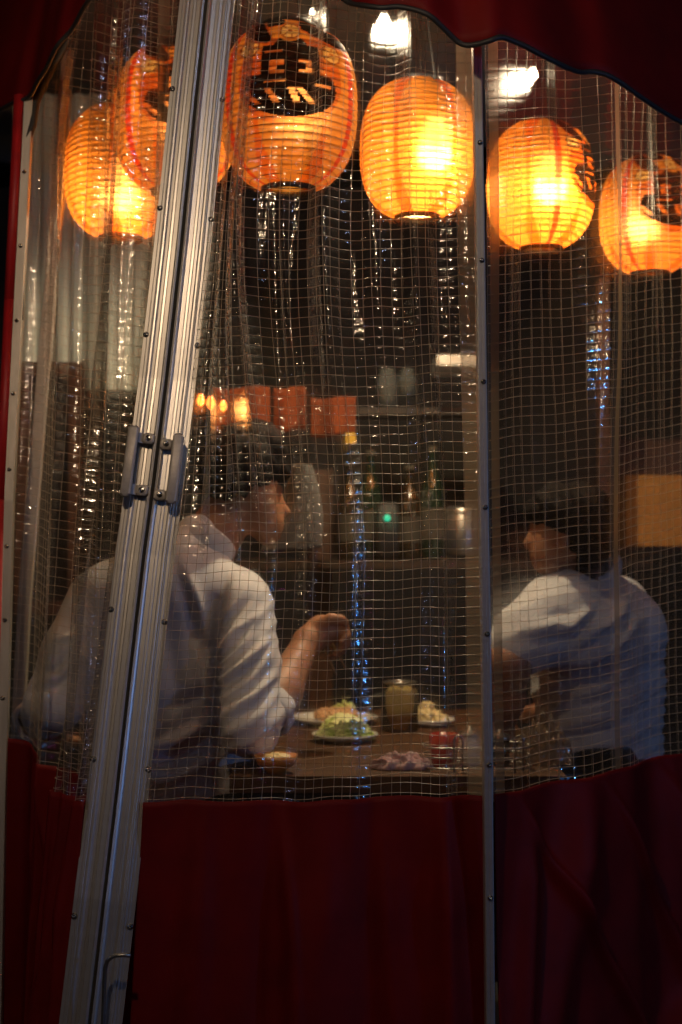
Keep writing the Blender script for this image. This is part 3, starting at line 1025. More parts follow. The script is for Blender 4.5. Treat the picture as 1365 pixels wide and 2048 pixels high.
def ink_print(theta, z, kind):
    """Flat print on the lantern: theta 0 faces the street; z from -1 (bottom) to 1 (top)."""
    cream = (0.91, 0.38, 0.060)
    orange = (0.85, 0.17, 0.012)
    red = (0.75, 0.05, 0.010)
    black = (0.012, 0.006, 0.004)
    col = np.empty(theta.shape + (3,)); col[:] = cream
    # gores: orange ribs of print between the panels
    st_ = np.abs(((theta / (2 * np.pi) * 6 + 1.0) % 1.0) - 0.5)
    bw = 0.045 + 0.42 * np.clip(np.abs(z) - 0.5, 0, 1) ** 1.3
    m = st_ < bw
    col[m] = orange
    if kind == 'crest':
        # red vertical bands left and right of the crest panel
        m = (np.abs(np.abs(theta) - 1.02) < 0.075)
        col[m] = red
    a = theta / 1.18; b = (z - 0.16)
    if kind == 'crest':
        # orange ground ring and black disc
        r2 = (a / 0.60) ** 2 + ((b + 0.02) / 0.52) ** 2
        rr = np.sqrt(r2)
        col[(rr < 1.14) & (b < 0.45)] = (0.62, 0.12, 0.01)
        # roundish character block: narrow head on a wide bowl
        head = (np.abs(a) < 0.36) & (b > -0.15) & (b < 0.36)
        top = ((a / 0.22) ** 2 + ((b - 0.34) / 0.14) ** 2) < 1
        bowl = ((a / 0.60) ** 2 + ((b + 0.16) / 0.34) ** 2 < 1) & (b < 0.0)
        ink = head | top | bowl
        cutc = (0.66, 0.16, 0.02)
        col[ink] = black
        def bar(x0, x1, y0, y1, shear=0.0):
            mm = (a > x0 + shear * (b - y0)) & (a < x1 + shear * (b - y0)) & (b > y0) & (b < y1) & ink
            col[mm] = cutc
        bar(-0.26, -0.08, 0.10, 0.17); bar(-0.26, -0.16, 0.03, 0.12); bar(-0.26, -0.08, 0.0, 0.04)
        bar(0.10, 0.26, 0.14, 0.18); bar(0.18, 0.26, 0.04, 0.16); bar(0.10, 0.26, 0.02, 0.05)
        bar(-0.32, -0.10, 0.26, 0.29); bar(-0.32, -0.06, -0.10, -0.07)
        bar(0.30, 0.52, -0.13, -0.10)
        for (x0, sh) in ((-0.44, -1.1), (-0.20, -0.7), (0.04, -0.4), (0.22, -0.9)):
            bar(x0, x0 + 0.075, -0.34, -0.16, sh)
        # three small wheel crests
        for (cx, cy, s_) in ((0.0, 0.56, 0.15), (-0.56, 0.36, 0.15), (0.56, 0.30, 0.15)):
            d = np.sqrt(((a - cx) / s_) ** 2 + ((b - cy) / (s_ * 0.80)) ** 2)
            an = np.arctan2(b - cy, a - cx)
            col[d < 1.25] = (0.80, 0.30, 0.04)
            col[d < 1.0] = (0.92, 0.68, 0.26)
            col[(np.abs(d - 0.93) < 0.08)] = (0.20, 0.05, 0.01)
            col[(d < 0.82) & (np.abs(np.sin(an * 2.5)) < 0.26)] = (0.30, 0.09, 0.01)
            col[d < 0.2] = (0.25, 0.07, 0.01)
        # brush sweeps along the top
        for (x0, y0, x1, y1, w_) in ((-0.85, 0.80, -0.15, 0.72, 0.085), (-0.75, 0.74, -0.32, 0.46, 0.085), (0.25, 0.66, 0.9, 0.50, 0.10), (-0.1, 0.86, 0.85, 0.82, 0.06), (0.35, 0.78, 0.95, 0.66, 0.05)):
            dx, dy = x1 - x0, y1 - y0
            t = np.clip(((a - x0) * dx + (b - y0) * dy) / (dx * dx + dy * dy), 0, 1)
            dd = np.sqrt((a - x0 - t * dx) ** 2 + (b - y0 - t * dy) ** 2)
            wv = w_ * (0.6 + 0.8 * np.sin(np.pi * (0.15 + 0.8 * t)))
            col[dd < wv * 1.25] = np.where((dd < wv)[dd < wv * 1.25][:, None], black, (0.55, 0.10, 0.01))
    return col


def lantern_profile(zn):
    """radius factor for zn in -1..1: flat-shouldered barrel."""
    return (1 - np.abs(zn) ** 3.2) ** 0.5 * 0.62 + 0.38 * (1 - 0.35 * zn ** 2)


def make_lantern(label, loc, kind, turn, watts, sc=1.0, bulb_off=(0, 0, 0)):
    root = thing('paper_lantern', label, 'lantern', tuple(loc), 'glowing paper lanterns hung in a row inside the stall')
    nz, nt_ = 220, 240
    zn = np.linspace(-0.985, 0.985, nz)
    th = np.linspace(-np.pi, np.pi, nt_, endpoint=False)
    Z, T = np.meshgrid(zn, th, indexing='ij')
    nrib = 24
    scal = 1 - 0.014 * np.abs(np.cos(np.pi * nrib * (Z + 1) / 2)) ** 3
    lobes = 1 + 0.012 * np.cos(6 * T)
    R = RAD * sc * lantern_profile(Z) * scal * lobes
    z = Z * H / 2 * sc
    ang = T + turn
    V = np.stack([R * np.sin(ang), -R * np.cos(ang), z], -1).reshape(-1, 3) + np.array(loc)
    r, c = np.meshgrid(np.arange(nz - 1), np.arange(nt_), indexing='ij')
    c2 = (c + 1) % nt_
    Fc = np.stack([r * nt_ + c, r * nt_ + c2, (r + 1) * nt_ + c2, (r + 1) * nt_ + c], -1).reshape(-1, 4)
    o = fast_mesh('paper_shade', V, Fc, M['paper'], root)
    colr = ink_print(T, Z, kind).reshape(-1, 3)
    at = o.data.color_attributes.new('print', 'FLOAT_COLOR', 'POINT')
    at.data.foreach_set('color', np.concatenate([colr, np.ones((len(colr), 1))], 1).astype(np.float32).ravel())
    # wire ribs inside the pleats
    lines = []
    for k in range(nrib + 1):
        zz = -1 + 2 * k / nrib
        zz = max(-0.98, min(0.98, zz))
        t = np.linspace(0, 2 * np.pi, 49)
        rr = RAD * sc * float(lantern_profile(np.array(zz))) * 0.972
        lines.append(np.stack([rr * np.sin(t), -rr * np.cos(t), np.full_like(t, zz * H / 2 * sc)], -1) + np.array(loc))
    Vr, Fr = tubes_np(np.array(lines), 0.0011)
    fast_mesh('wire_ribs', Vr, Fr, M['black'], root, kind='stuff')
    rc = RAD * sc * float(lantern_profile(np.array(0.985)))
    for (zz, nm) in ((1, 'top_cap'), (-1, 'bottom_ring')):
        cb = MB()
        z0 = zz * H / 2 * sc * 0.985
        cb.lathe(loc + Vector((0, 0, z0)), [(rc * 1.0, -zz * 0.003), (rc * 1.03, 0), (rc * 1.03, zz * 0.007), (rc * 0.93, zz * 0.008), (rc * 0.93, 0.0)], 40)
        cb.build(nm, M['black'], root)
    b = MB()
    bl = loc + Vector(bulb_off)
    b.lathe(bl, [(0.0005, -0.030), (0.012, -0.028), (0.022, -0.018), (0.026, -0.004), (0.022, 0.012), (0.014, 0.026), (0.012, 0.036)], 20)
    bo = b.build('bulb', M['lbulb'], root)
    sk = MB(); sk.lathe(bl + Vector((0, 0, 0.04)), [(0.013, -0.006), (0.014, 0.0), (0.014, 0.03), (0.004, 0.034), (0.003, 0.04)], 16)
    sk.build('socket', M['black'], root)
    cd = MB(); cd.tube([bl + Vector((0, 0, 0.075)), Vector((bl.x, bl.y, loc.z + H / 2 * sc)), Vector((loc.x, loc.y, 2.56))], 0.0025, 6)
    cd.build('cord', M['black'], root)
    l = bpy.data.lights.new('lantern_light', 'POINT'); l.energy = watts * 1.2; l.color = (1.0, 0.52, 0.19); l.shadow_soft_size = 0.035
    lo = bpy.data.objects.new('lantern_light', l); COL.objects.link(lo); lo.parent = root
    lo.location = Vector(bulb_off) + Vector((0, -0.002, -0.038))
    return root


LAN_W = 1
LAN = [
    ('large centre lantern with black crest print, nearest the right stile', P(578, 218, 2.60), 'crest', 0.06, 0.62, 1.00, (0.02, 0.0, 0.03)),
    ('plain ribbed lantern glowing white just left of the slim post', P(835, 300, 2.86), 'plain', 0.10, 4.4, 0.92, (0.030, -0.066, 0.01)),
    ('brightest lantern, white in the middle, right of the slim post, crest turned aside', P(1082, 372, 3.12), 'crest', 1.20, 7.5, 0.93, (0.01, -0.066, 0.015)),
    ('rightmost lantern, crest print half cut by the photo edge', P(1300, 432, 3.40), 'crest', 0.30, 2.8, 0.93, (-0.02, -0.02, 0.01)),
    ('lantern behind the left stile, its red band and crest print showing', P(352, 240, 2.86), 'crest', 0.30, 1.7, 0.98, (0.01, -0.02, 0.03)),
    ('golden lantern far left, low behind the gathered vinyl', P(243, 345, 3.10), 'plain', 0.5, 3.2, 0.97, (-0.0, -0.03, -0.02)),
]
for args in LAN:
    make_lantern(*args)


# ------------------------------------------------------------------ ceiling lamps
def ceiling_lamp(label, loc, watts, r=0.035):
    root = thing('ceiling_lamp', label, 'lamp', tuple(loc), 'bare bulbs under the ceiling')
    b = MB(); b.lathe(loc, [(0.0005, -r), (r * 0.5, -r * 0.86), (r * 0.86, -r * 0.5), (r, 0), (r * 0.86, r * 0.5), (r * 0.5, r * 1.0), (r * 0.4, r * 1.3)], 24)
    b.build('bulb', M['bulbglass'], root)
    s_ = MB(); s_.lathe(loc + Vector((0, 0, r * 1.3)), [(r * 0.42, 0), (r * 0.45, 0.03), (0.005, 0.035), (0.003, 0.12)], 16)
    s_.build('socket', M['black'], root)
    f = MB(); f.lathe(loc, [(0.0005, r * 0.35), (r * 0.22, r * 0.45), (r * 0.22, r * 0.9), (0.0005, r)], 12)
    f.build('filament', M['bulb'], root)
    l = lamp('bulb_light', (0, 0, 0), watts, (1.0, 0.80, 0.54), r * 0.7)
    l.parent = root; l.location = (0, 0, -r * 0.5)
    return root


ceiling_lamp('bright bare bulb above the white lantern, just under the awning edge', P(768, 48, 2.66), 7, 0.018)
ceiling_lamp('smaller bright bulb to the right of the slim post, under the awning', P(1066, 150, 2.76), 5.5, 0.014)
ceiling_lamp('tiny bulb glinting above the crest lantern', P(625, 24, 2.95), 0.5, 0.008)

pl = P(842, 318, 3.12)  # lamp added out of sight behind the lantern to brighten the counter
pn = thing('hidden_pendant_lamp', 'unseen shaded pendant added over the counter, hidden behind the plain white lantern', 'lamp', tuple(pl))
m = MB(); m.lathe(pl, [(0.090, -0.045), (0.089, -0.042), (0.055, 0.015), (0.020, 0.035), (0.012, 0.06), (0.012, 0.062), (0.018, 0.037), (0.051, 0.018), (0.086, -0.038)], 36)
m.build('lamp_shade', M['black'], pn)
m = MB(); m.lathe(pl + Vector((0, 0, 0.004)), [(0.0005, -0.024), (0.014, -0.019), (0.02, -0.004), (0.014, 0.012), (0.010, 0.024)], 18); m.build('bulb', M['bulb'], pn)
m = MB(); m.tube([pl + Vector((0, 0, 0.06)), Vector((pl.x, pl.y, 2.60))], 0.003, 6); m.build('cord', M['black'], pn)
l = lamp('hidden_pendant_light', (0, 0, 0), 38, (1.0, 0.80, 0.50), 0.014); l.parent = pn; l.location = (0, 0, -0.038)

# ------------------------------------------------------------------ stall interior
wl = MB(); wl.box((0.45, 5.1, 1.3), (4.6, 0.06, 2.6))
tag(wl.build('back_wall', M['dark'], smooth=False), kind='structure')
zp = MB()
V = []
a0, a1 = P(20, 1500, 3.9), P(330, 1500, 3.9)
for j in range(2):
    for i in range(61):
        k = i / 60
        x = a0.x + (a1.x - a0.x) * k
        V.append((x, 3.9 + 0.006 * (1 if (i // 3) % 2 else -1), 1.74 + 0.82 * j))
zp.add(V, sheet_faces(2, 61))
tag(zp.build('metal_panel', M['panel'], smooth=False), 'corrugated grey metal sheet behind the far left curtain, above the wooden frame', 'panel')

wf = thing('framed_board', 'dark board in a reddish wooden frame seen behind the leaning inner post', 'board', tuple(P(110, 950, 3.6)))
A, B = P(35, 725, 3.6), P(165, 1230, 3.6)
bx = lambda x0, z0, x1, z1, y, d: ((Vector(((x0 + x1) / 2, y, (z0 + z1) / 2))), (abs(x1 - x0), d, abs(z1 - z0)))
t_ = 0.035
for (x0, z0, x1, z1) in ((A.x, A.z, B.x, A.z - t_), (A.x, B.z, B.x, B.z + t_), (A.x, A.z - t_, A.x + t_, B.z + t_), (B.x - t_, A.z - t_, B.x, B.z + t_)):
    m = MB(); c, s_ = bx(x0, z0, x1, z1, 3.6, 0.03); m.box(c, s_); m.build('frame_rail', M['wood_red'], wf, smooth=False)
m = MB(); c, s_ = bx(A.x + t_, A.z - t_, B.x - t_, B.z + t_, 3.61, 0.015); m.box(c, s_); m.build('board', M['dark'], wf, smooth=False)

tag_o = MB(); A, B = P(1252, 950, 3.9), P(1400, 1092, 3.9)
c, s_ = bx(A.x, A.z, B.x, B.z, 3.9, 0.006); tag_o.box(c, s_)
tag(tag_o.build('menu_card', M['kraft'], smooth=False), 'blank brown kraft paper card pinned up at the right edge', 'card')
wb = MB(); A, B = P(1235, 880, 3.95), P(1520, 1100, 3.95)
c, s_ = bx(A.x, A.z, B.x, B.z, 3.95, 0.03); wb.box(c, s_)
tag(wb.build('wall_board', M['wood_red'], smooth=False), 'grey-brown board behind the kraft paper card', 'board')

for (x, y0, y1, Y, w, lab) in ((640, 940, 1180, 3.9, 0.07, 'short brown wooden upright behind the left diner'),
                          (1205, 560, 1600, 3.8, 0.03, 'thin brown upright behind the right diner')):
    p0, p1 = P(x, y0, Y), P(x, y1, Y)
    m = MB(); m.box(((p0.x), Y, (p0.z + 0.0) / 2), (w, 0.04, p0.z))
    tag(m.build('wooden_upright', M['wood_red'], smooth=False), lab, 'post')

# steel hood and rack, napkin box, bottles in the dim back
sh = MB(); A, B = P(868, 722, 4.0), P(948, 742, 4.0); c, s_ = bx(A.x, A.z, B.x, B.z, 4.0, 0.25); sh.box(c, s_)
tag(sh.build('steel_shelf', M['steel'], smooth=False), 'narrow steel shelf edge in the dark behind the slim post', 'shelf')
nb = thing('steel_canister', 'dull steel canister standing on the back shelf left of the slim post', 'canister', tuple(P(925, 1110, 3.8)))
m = MB(); m.lathe(P(925, 1110, 3.8), [(0.0005, 0), (0.040, 0), (0.042, 0.004), (0.042, 0.105), (0.040, 0.108)], 28); m.build('body', M['steel'], nb)
m = MB(); m.lathe(P(925, 1110, 3.8) + Vector((0, 0, 0.109)), [(0.044, 0), (0.044, 0.014), (0.036, 0.02), (0.0005, 0.022)], 28); m.build('lid', M['steel'], nb)
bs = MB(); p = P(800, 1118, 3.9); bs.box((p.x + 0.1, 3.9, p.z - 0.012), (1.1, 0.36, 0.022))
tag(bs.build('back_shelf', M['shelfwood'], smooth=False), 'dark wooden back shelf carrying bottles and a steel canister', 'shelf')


def bottle(label, base, h, r, mat):
    root = thing('bottle', label, 'bottle', tuple(base), 'bottles on the back shelf')
    m = MB(); m.lathe(base, [(0.0005, 0), (r * 0.95, 0), (r, 0.006), (r, h * 0.58), (r * 0.8, h * 0.68), (r * 0.36, h * 0.80), (r * 0.32, h * 0.95), (r * 0.36, h * 0.96)], 24)
    m.build('body', mat, root)
    m = MB(); m.lathe(base + Vector((0, 0, h * 0.96)), [(r * 0.4, 0), (r * 0.4, h * 0.05), (0.0005, h * 0.052)], 16)
    m.build('cap', M['dim_label'], root)
    m = MB(); m.lathe(base + Vector((0, 0, h * 0.18)), [(r * 1.015, 0), (r * 1.015, h * 0.28)], 24)
    m.build('paper_label', M['dim_label'], root)


M['dkglass'] = pbr('dark_bottle_glass', (0.025, 0.016, 0.006), (0.015, 0.01, 0.005), rough=0.15, coat=0.4)
M['dim_label'] = pbr('dimmed_label', (0.05, 0.04, 0.026), rough=0.8)  # labels and caps coloured dark so they stay dim at the back
M['grglass'] = pbr('green_bottle_glass', (0.010, 0.022, 0.012), rough=0.1, coat=0.6)
for (x, h, r, mt, lab) in ((700, 0.26, 0.034, 'dkglass', 'brown bottle left of the green light on the back shelf'),
                           (742, 0.29, 0.033, 'grglass', 'green bottle nearest the green light'),
                           (820, 0.25, 0.035, 'dkglass', 'squat brown bottle right of the green light'),
                           (866, 0.30, 0.034, 'grglass', 'tall green bottle next to the steel canister')):
    p = P(x, 1112, 3.82); bottle(lab, Vector((p.x, 3.82, P(800, 1118, 3.9).z)), h, r, M[mt])

ap = thing('rice_warmer', 'dark appliance with a small green indicator light on the back shelf', 'appliance', tuple(P(775, 1112, 3.75)))
p = P(775, 1112, 3.76)
zb = P(800, 1118, 3.9).z
m = MB(); m.box((p.x, 3.76, zb + 0.075), (0.06, 0.10, 0.15), bevel=0.012); m.build('body', M['black'], ap)
m = MB(); q = P(775, 1036, 3.70); m.lathe(Vector((q.x, 3.708, q.z)), [(0.009, 0), (0.009, 0.003), (0.006, 0.006), (0.0005, 0.0065)], 14, Vector((0, -1, 0)).to_track_quat('Z', 'Y').to_matrix().to_4x4())
m.build('indicator_light', M['green_led'], ap)

# pale glassware hanging rack region
for (x, y, w, h, lab) in ((775, 770, 0.035, 0.07, 'dim pale glass jar hanging high in the dark middle'), (815, 760, 0.028, 0.05, 'smaller dim glass jar beside the pale one, high up')):
    base = P(x, y, 4.2)
    r_ = thing('glass_jar', lab, 'jar', tuple(base))
    m = MB(); m.lathe(base - Vector((0, 0, h)), [(0.0005, 0), (w, 0), (w, h * 1.3), (w * 0.7, h * 1.5), (w * 0.72, h * 1.7)], 24); m.build('body', M['glass'], r_)
    m = MB(); m.lathe(base - Vector((0, 0, h)), [(0.0005, 0.002), (w * 0.9, 0.002), (w * 0.9, h * 0.9), (0.0005, h * 0.92)], 24); m.build('contents', M['dim_label'], r_)
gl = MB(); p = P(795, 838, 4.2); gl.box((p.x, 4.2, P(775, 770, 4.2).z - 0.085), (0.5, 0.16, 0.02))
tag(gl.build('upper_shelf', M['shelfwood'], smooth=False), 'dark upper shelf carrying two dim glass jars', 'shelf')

# orange banners and amber bulbs above the left diner
for (x0, y0, x1, y1, Y, lab) in ((425, 775, 540, 860, 3.5, 'orange cloth banner right behind the amber bulbs'), (548, 775, 612, 862, 3.5, 'narrow brighter orange banner in the middle of three'),
                             (622, 795, 712, 872, 3.55, 'dim rust-coloured banner, rightmost of three')):
    A, B = P(x0, y0, Y), P(x1, y1, Y)
    V = []
    for j in range(9):
        for i in range(25):
            k = i / 24
            V.append((A.x + (B.x - A.x) * k, Y + 0.008 * math.sin(9 * k + x0) * (j / 8 + 0.3), A.z + (B.z - A.z) * j / 8 - 0.004 * math.sin(6 * k)))
    o = mesh_obj('cloth_banner', V, sheet_faces(9, 25), M['banner'])
    o.modifiers.new('t', 'SOLIDIFY').thickness = 0.002
    tag(o, lab, 'banner', 'short cloth banners')
for k, (x, y, s_) in enumerate(((402, 801, 0.009), (422, 806, 0.010), (447, 812, 0.008))):
    p = P(x, y, 3.25)
    root = thing('amber_bulb', ('leftmost small amber bulb by the right stile', 'middle and brightest small amber bulb', 'rightmost small amber bulb before the orange banner')[k], 'lamp', tuple(p), 'small amber bulbs')
    m = MB(); m.lathe(p, [(0.0005, -s_ * 1.6), (s_ * 0.7, -s_), (s_, 0), (s_ * 0.7, s_), (s_ * 0.4, s_ * 1.6)], 14); m.build('glass', M['red_bulb'], root)
    m = MB(); m.lathe(p + Vector((0, 0, s_ * 1.6)), [(s_ * 0.5, 0), (s_ * 0.5, s_ * 1.5), (0.002, s_ * 1.7), (0.0015, 0.06)], 10); m.build('socket', M['black'], root)
lamp('amber_light', tuple(P(470, 815, 3.28)), 0.5, (1.0, 0.35, 0.08), 0.02)
yt = MB(); A, B = P(692, 866, 3.5), P(712, 888, 3.5); c, s_ = bx(A.x, A.z, B.x, B.z, 3.5, 0.004); yt.box(c, s_)
tag(yt.build('paper_tag', M['yellow'], smooth=False), 'small yellow paper tag under the rust banner', 'tag')


# ------------------------------------------------------------------ implicit bodies (surface nets)
def sdf_field(prims, ax, k):
    D = np.full([len(a) for a in ax], 1.0)
    for pr in prims:
        if pr[0] == 'cap':
            r = max(pr[3], pr[4]) * max(1.0, pr[5]) + 0.045
            lo = np.minimum(pr[1], pr[2]) - r; hi = np.maximum(pr[1], pr[2]) + r
        else:
            r = np.array(pr[2:5]) + 0.045
            lo = np.array(pr[1]) - r; hi = np.array(pr[1]) + r
        sl = tuple(slice(max(0, int(np.searchsorted(ax[i], lo[i]))), int(np.searchsorted(ax[i], hi[i]))) for i in range(3))
        X, Y, Z = np.meshgrid(*[ax[i][sl[i]] for i in range(3)], indexing='ij')
        if pr[0] == 'cap':
            _, a, b, r0, r1, sy = pr[:6]
            bax, bay, baz = b[0] - a[0], (b[1] - a[1]) / sy, b[2] - a[2]
            px, py, pz = X - a[0], (Y - a[1]) / sy, Z - a[2]
            L2 = bax ** 2 + bay ** 2 + baz ** 2 + 1e-12
            t = np.clip((px * bax + py * bay + pz * baz) / L2, 0, 1)
            e = np.sqrt((px - t * bax) ** 2 + (py - t * bay) ** 2 + (pz - t * baz) ** 2) - (r0 + (r1 - r0) * t)
        else:
            _, c, rx, ry, rz = pr[:5]
            q = np.sqrt(((X - c[0]) / rx) ** 2 + ((Y - c[1]) / ry) ** 2 + ((Z - c[2]) / rz) ** 2)
            e = (q - 1) * min(rx, ry, rz)
        kk = pr[-1][0] if isinstance(pr[-1], tuple) and len(pr[-1]) == 1 else k
        d = D[sl]
        h = np.clip(0.5 + 0.5 * (d - e) / kk, 0, 1)
        D[sl] = d * (1 - h) + e * h - kk * h * (1 - h)
    return D


def surface_net(prims, res, k=0.03, cut=None):
    pts = []
    for pr in prims:
        if pr[0] == 'cap':
            r = max(pr[3], pr[4]) + 0.02
            for q in (pr[1], pr[2]):
                pts += [np.array(q) - r, np.array(q) + r]
        else:
            r = np.array(pr[2:5]) + 0.02
            pts += [np.array(pr[1]) - r, np.array(pr[1]) + r]
    lo = np.min(pts, 0) - 2 * res; hi = np.max(pts, 0) + 2 * res
    ax = [np.arange(lo[i], hi[i] + res, res) for i in range(3)]
    D = sdf_field(prims, ax, k)
    nx, ny, nz = [n - 1 for n in D.shape]
    S = D < 0
    acc = np.zeros((nx, ny, nz, 3)); cnt = np.zeros((nx, ny, nz))
    corners = [(i, j, l) for i in (0, 1) for j in (0, 1) for l in (0, 1)]
    g = lambda A, o: A[o[0]:o[0] + nx, o[1]:o[1] + ny, o[2]:o[2] + nz]
    for a in corners:
        for axis in range(3):
            if a[axis] == 0:
                b = list(a); b[axis] = 1; b = tuple(b)
                da, db = g(D, a), g(D, b)
                cr = (da < 0) != (db < 0)
                t = np.where(cr, da / (da - db + 1e-12), 0)
                for m_ in range(3):
                    val = a[m_] + (t if m_ == axis else 0)
                    acc[..., m_] += np.where(cr, val, 0)
                cnt += cr
    act = cnt > 0
    idx = -np.ones((nx, ny, nz), int)
    idx[act] = np.arange(act.sum())
    I = np.argwhere(act)
    V = (I + acc[act] / cnt[act][:, None]) * res + lo
    Fs = []
    for axis in range(3):
        o1, o2 = [m_ for m_ in range(3) if m_ != axis]
        s0 = [slice(1, n) for n in (nx, ny, nz)]
        sA = [slice(1, n) for n in (nx, ny, nz)]; sB = list(sA)
        sA[axis] = slice(0, D.shape[axis] - 1); sB[axis] = slice(1, D.shape[axis])
        a_, b_ = S[tuple(sA)], S[tuple(sB)]
        cr = np.argwhere(a_ != b_)
        if len(cr) == 0: continue
        fl = a_[a_ != b_]
        base = cr.copy(); base[:, o1] += 1; base[:, o2] += 1
        def gi(d1, d2):
            q = base.copy(); q[:, o1] -= d1; q[:, o2] -= d2
            return idx[q[:, 0], q[:, 1], q[:, 2]]
        quad = np.stack([gi(0, 0), gi(1, 0), gi(1, 1), gi(0, 1)], 1)
        flip = fl if axis != 1 else ~fl
        quad[~flip] = quad[~flip][:, ::-1]
        Fs.append(quad)
    Fq = np.concatenate(Fs)
    Fq = Fq[(Fq >= 0).all(1)]
    return V, Fq


def vnormals(V, Fq):
    a, b, c, d = (V[Fq[:, i]] for i in range(4))
    n = np.cross(c - a, d - b)
    N = np.zeros_like(V)
    for i in range(4):
        np.add.at(N, Fq[:, i], n)
    return N / (np.linalg.norm(N, axis=1, keepdims=True) + 1e-12)


def smooth_v(V, Fq, it=1):
    for _ in range(it):
        A = np.zeros_like(V); c = np.zeros(len(V))
        for i in range(4):
            for j in ((i + 1) % 4, (i + 3) % 4):
                np.add.at(A, Fq[:, i], V[Fq[:, j]]); np.add.at(c, Fq[:, i], 1)
        V = V * 0.4 + 0.6 * A / c[:, None]
    return V


def fold_disp(V, folds):
    """raised creases along drawn lines: each (pts px, height m, width px)."""
    q = to_px(V)
    out = np.zeros(len(V))
    for (pts, h, w) in folds:
        best = np.full(len(V), 1e9); tt = np.zeros(len(V))
        n = len(pts) - 1
        for i in range(n):
            a = np.array(pts[i], float); b = np.array(pts[i + 1], float)
            ab = b - a
            t = np.clip(((q - a) @ ab) / (ab @ ab), 0, 1)
            d = np.linalg.norm(q - a - t[:, None] * ab, axis=1)
            m_ = d < best
            best[m_] = d[m_]; tt[m_] = (i + t[m_]) / n
        out += h * np.exp(-(best / w) ** 2) * np.sin(np.pi * (0.08 + 0.84 * tt))
    return out


def person_part(name, prims, mat, root, res=0.007, k=0.03, disp=None, cut=None, sm=2, flip_check=True):
    V, Fq = surface_net(prims, res, k, cut)
    V = smooth_v(V, Fq, sm)
    N = vnormals(V, Fq)
    # outward check
    ctr = V.mean(0)
    if ((V - ctr) * N).sum() < 0:
        Fq = Fq[:, ::-1]; N = -N
    if disp is not None:
        V = V + N * disp(V)[:, None]
    return fast_mesh(name, V, Fq, mat, root)


def T(px, py, Y):
    return tuple(P(px, py, Y))


def wrink(V, dirv, freq, amp, seed=0, warp=1.0):
    """soft drapery ridges running along dirv (px space angle)."""
    q = to_px(V) / 100.0
    c, s_ = math.cos(dirv), math.sin(dirv)
    al = q[:, 0] * c + q[:, 1] * s_
    ac = -q[:, 0] * s_ + q[:, 1] * c
    ph = ac * freq + warp * (np.sin(al * 1.7 + seed) + 0.6 * np.sin(al * 3.1 + ac * 1.3 + seed * 2.1))
    m_ = 0.5 + 0.5 * np.sin(al * 1.3 + seed * 1.7 + 0.8 * np.sin(ac * 2.2 + seed))
    return amp * (1 - np.abs(np.sin(ph))) * m_


def hand(prims, wrist, knuckles, curls, r=0.0085, palm_r=0.024):
    pass


# ---- left diner
p1 = thing('person', 'dark-haired man in white shirt seen from behind at the left, raising chopsticks', 'person', tuple(P(350, 1700, 2.85)))
SH = [('cap', T(335, 1640, 2.86), T(350, 1400, 2.86), 0.165, 0.168, 0.62),
      ('cap', T(350, 1400, 2.86), T(345, 1230, 2.87), 0.168, 0.150, 0.60),
      ('cap', T(235, 1195, 2.87), T(470, 1205, 2.86), 0.078, 0.072, 0.9),
      ('cap', T(350, 1180, 2.87), T(400, 1085, 2.90), 0.10, 0.058, 0.85),
      # right arm
      ('cap', T(478, 1218, 2.84), T(492, 1330, 2.78), 0.070, 0.064, 1.0, (0.012,)),
      ('cap', T(492, 1330, 2.78), T(497, 1448, 2.72), 0.064, 0.060, 1.0, (0.02,)),
      ('cap', T(497, 1448, 2.72), T(525, 1432, 2.77), 0.056, 0.044, 1.0, (0.012,)),
      # left arm
      ('cap', T(205, 1205, 2.86), T(150, 1310, 2.82), 0.072, 0.064, 1.0, (0.012,)),
      ('cap', T(150, 1310, 2.82), T(108, 1405, 2.80), 0.064, 0.058, 1.0, (0.02,)),
      ('cap', T(108, 1405, 2.80), T(92, 1430, 2.90), 0.056, 0.050, 1.0, (0.012,))]
folds1 = [([(430, 1195), (418, 1290), (424, 1400), (436, 1470)], -0.012, 9),
          ([(350, 1130), (380, 1210), (405, 1290), (418, 1360)], -0.008, 14),
          ([(362, 1120), (400, 1220), (415, 1310)], 0.006, 12),
          ([(428, 1300), (460, 1240), (500, 1200)], -0.007, 8), ([(434, 1312), (475, 1262), (520, 1225)], 0.006, 7),
          ([(430, 1330), (470, 1295), (505, 1245)], -0.006, 6), ([(432, 1352), (480, 1312), (530, 1270)], -0.006, 7),
          ([(430, 1385), (490, 1345), (548, 1290)], -0.007, 8), ([(430, 1372), (488, 1328), (545, 1275)], 0.006, 6),
          ([(436, 1415), (500, 1380), (552, 1330)], -0.006, 8), ([(450, 1445), (510, 1410), (550, 1370)], -0.005, 8),
          ([(455, 1425), (505, 1392), (552, 1350)], 0.005, 7), ([(300, 1500), (360, 1478), (425, 1440)], 0.010, 15),
          ([(300, 1530), (370, 1508), (440, 1470)], -0.009, 13), ([(300, 1570), (370, 1545), (450, 1500)], 0.008, 13),
          ([(320, 1420), (380, 1400), (420, 1380)], -0.004, 14), ([(395, 1200), (400, 1300), (410, 1400)], 0.004, 12),
          ([(330, 1210), (345, 1330), (360, 1450)], -0.004, 20), ([(150, 1290), (110, 1340), (70, 1350)], -0.005, 8),
          ([(170, 1330), (120, 1370), (60, 1385)], -0.006, 9), ([(190, 1250), (150, 1270), (110, 1280)], 0.004, 9),
          ([(180, 1200), (190, 1320), (180, 1440)], -0.010, 10), ([(455, 1160), (440, 1200), (432, 1260)], -0.007, 8)]
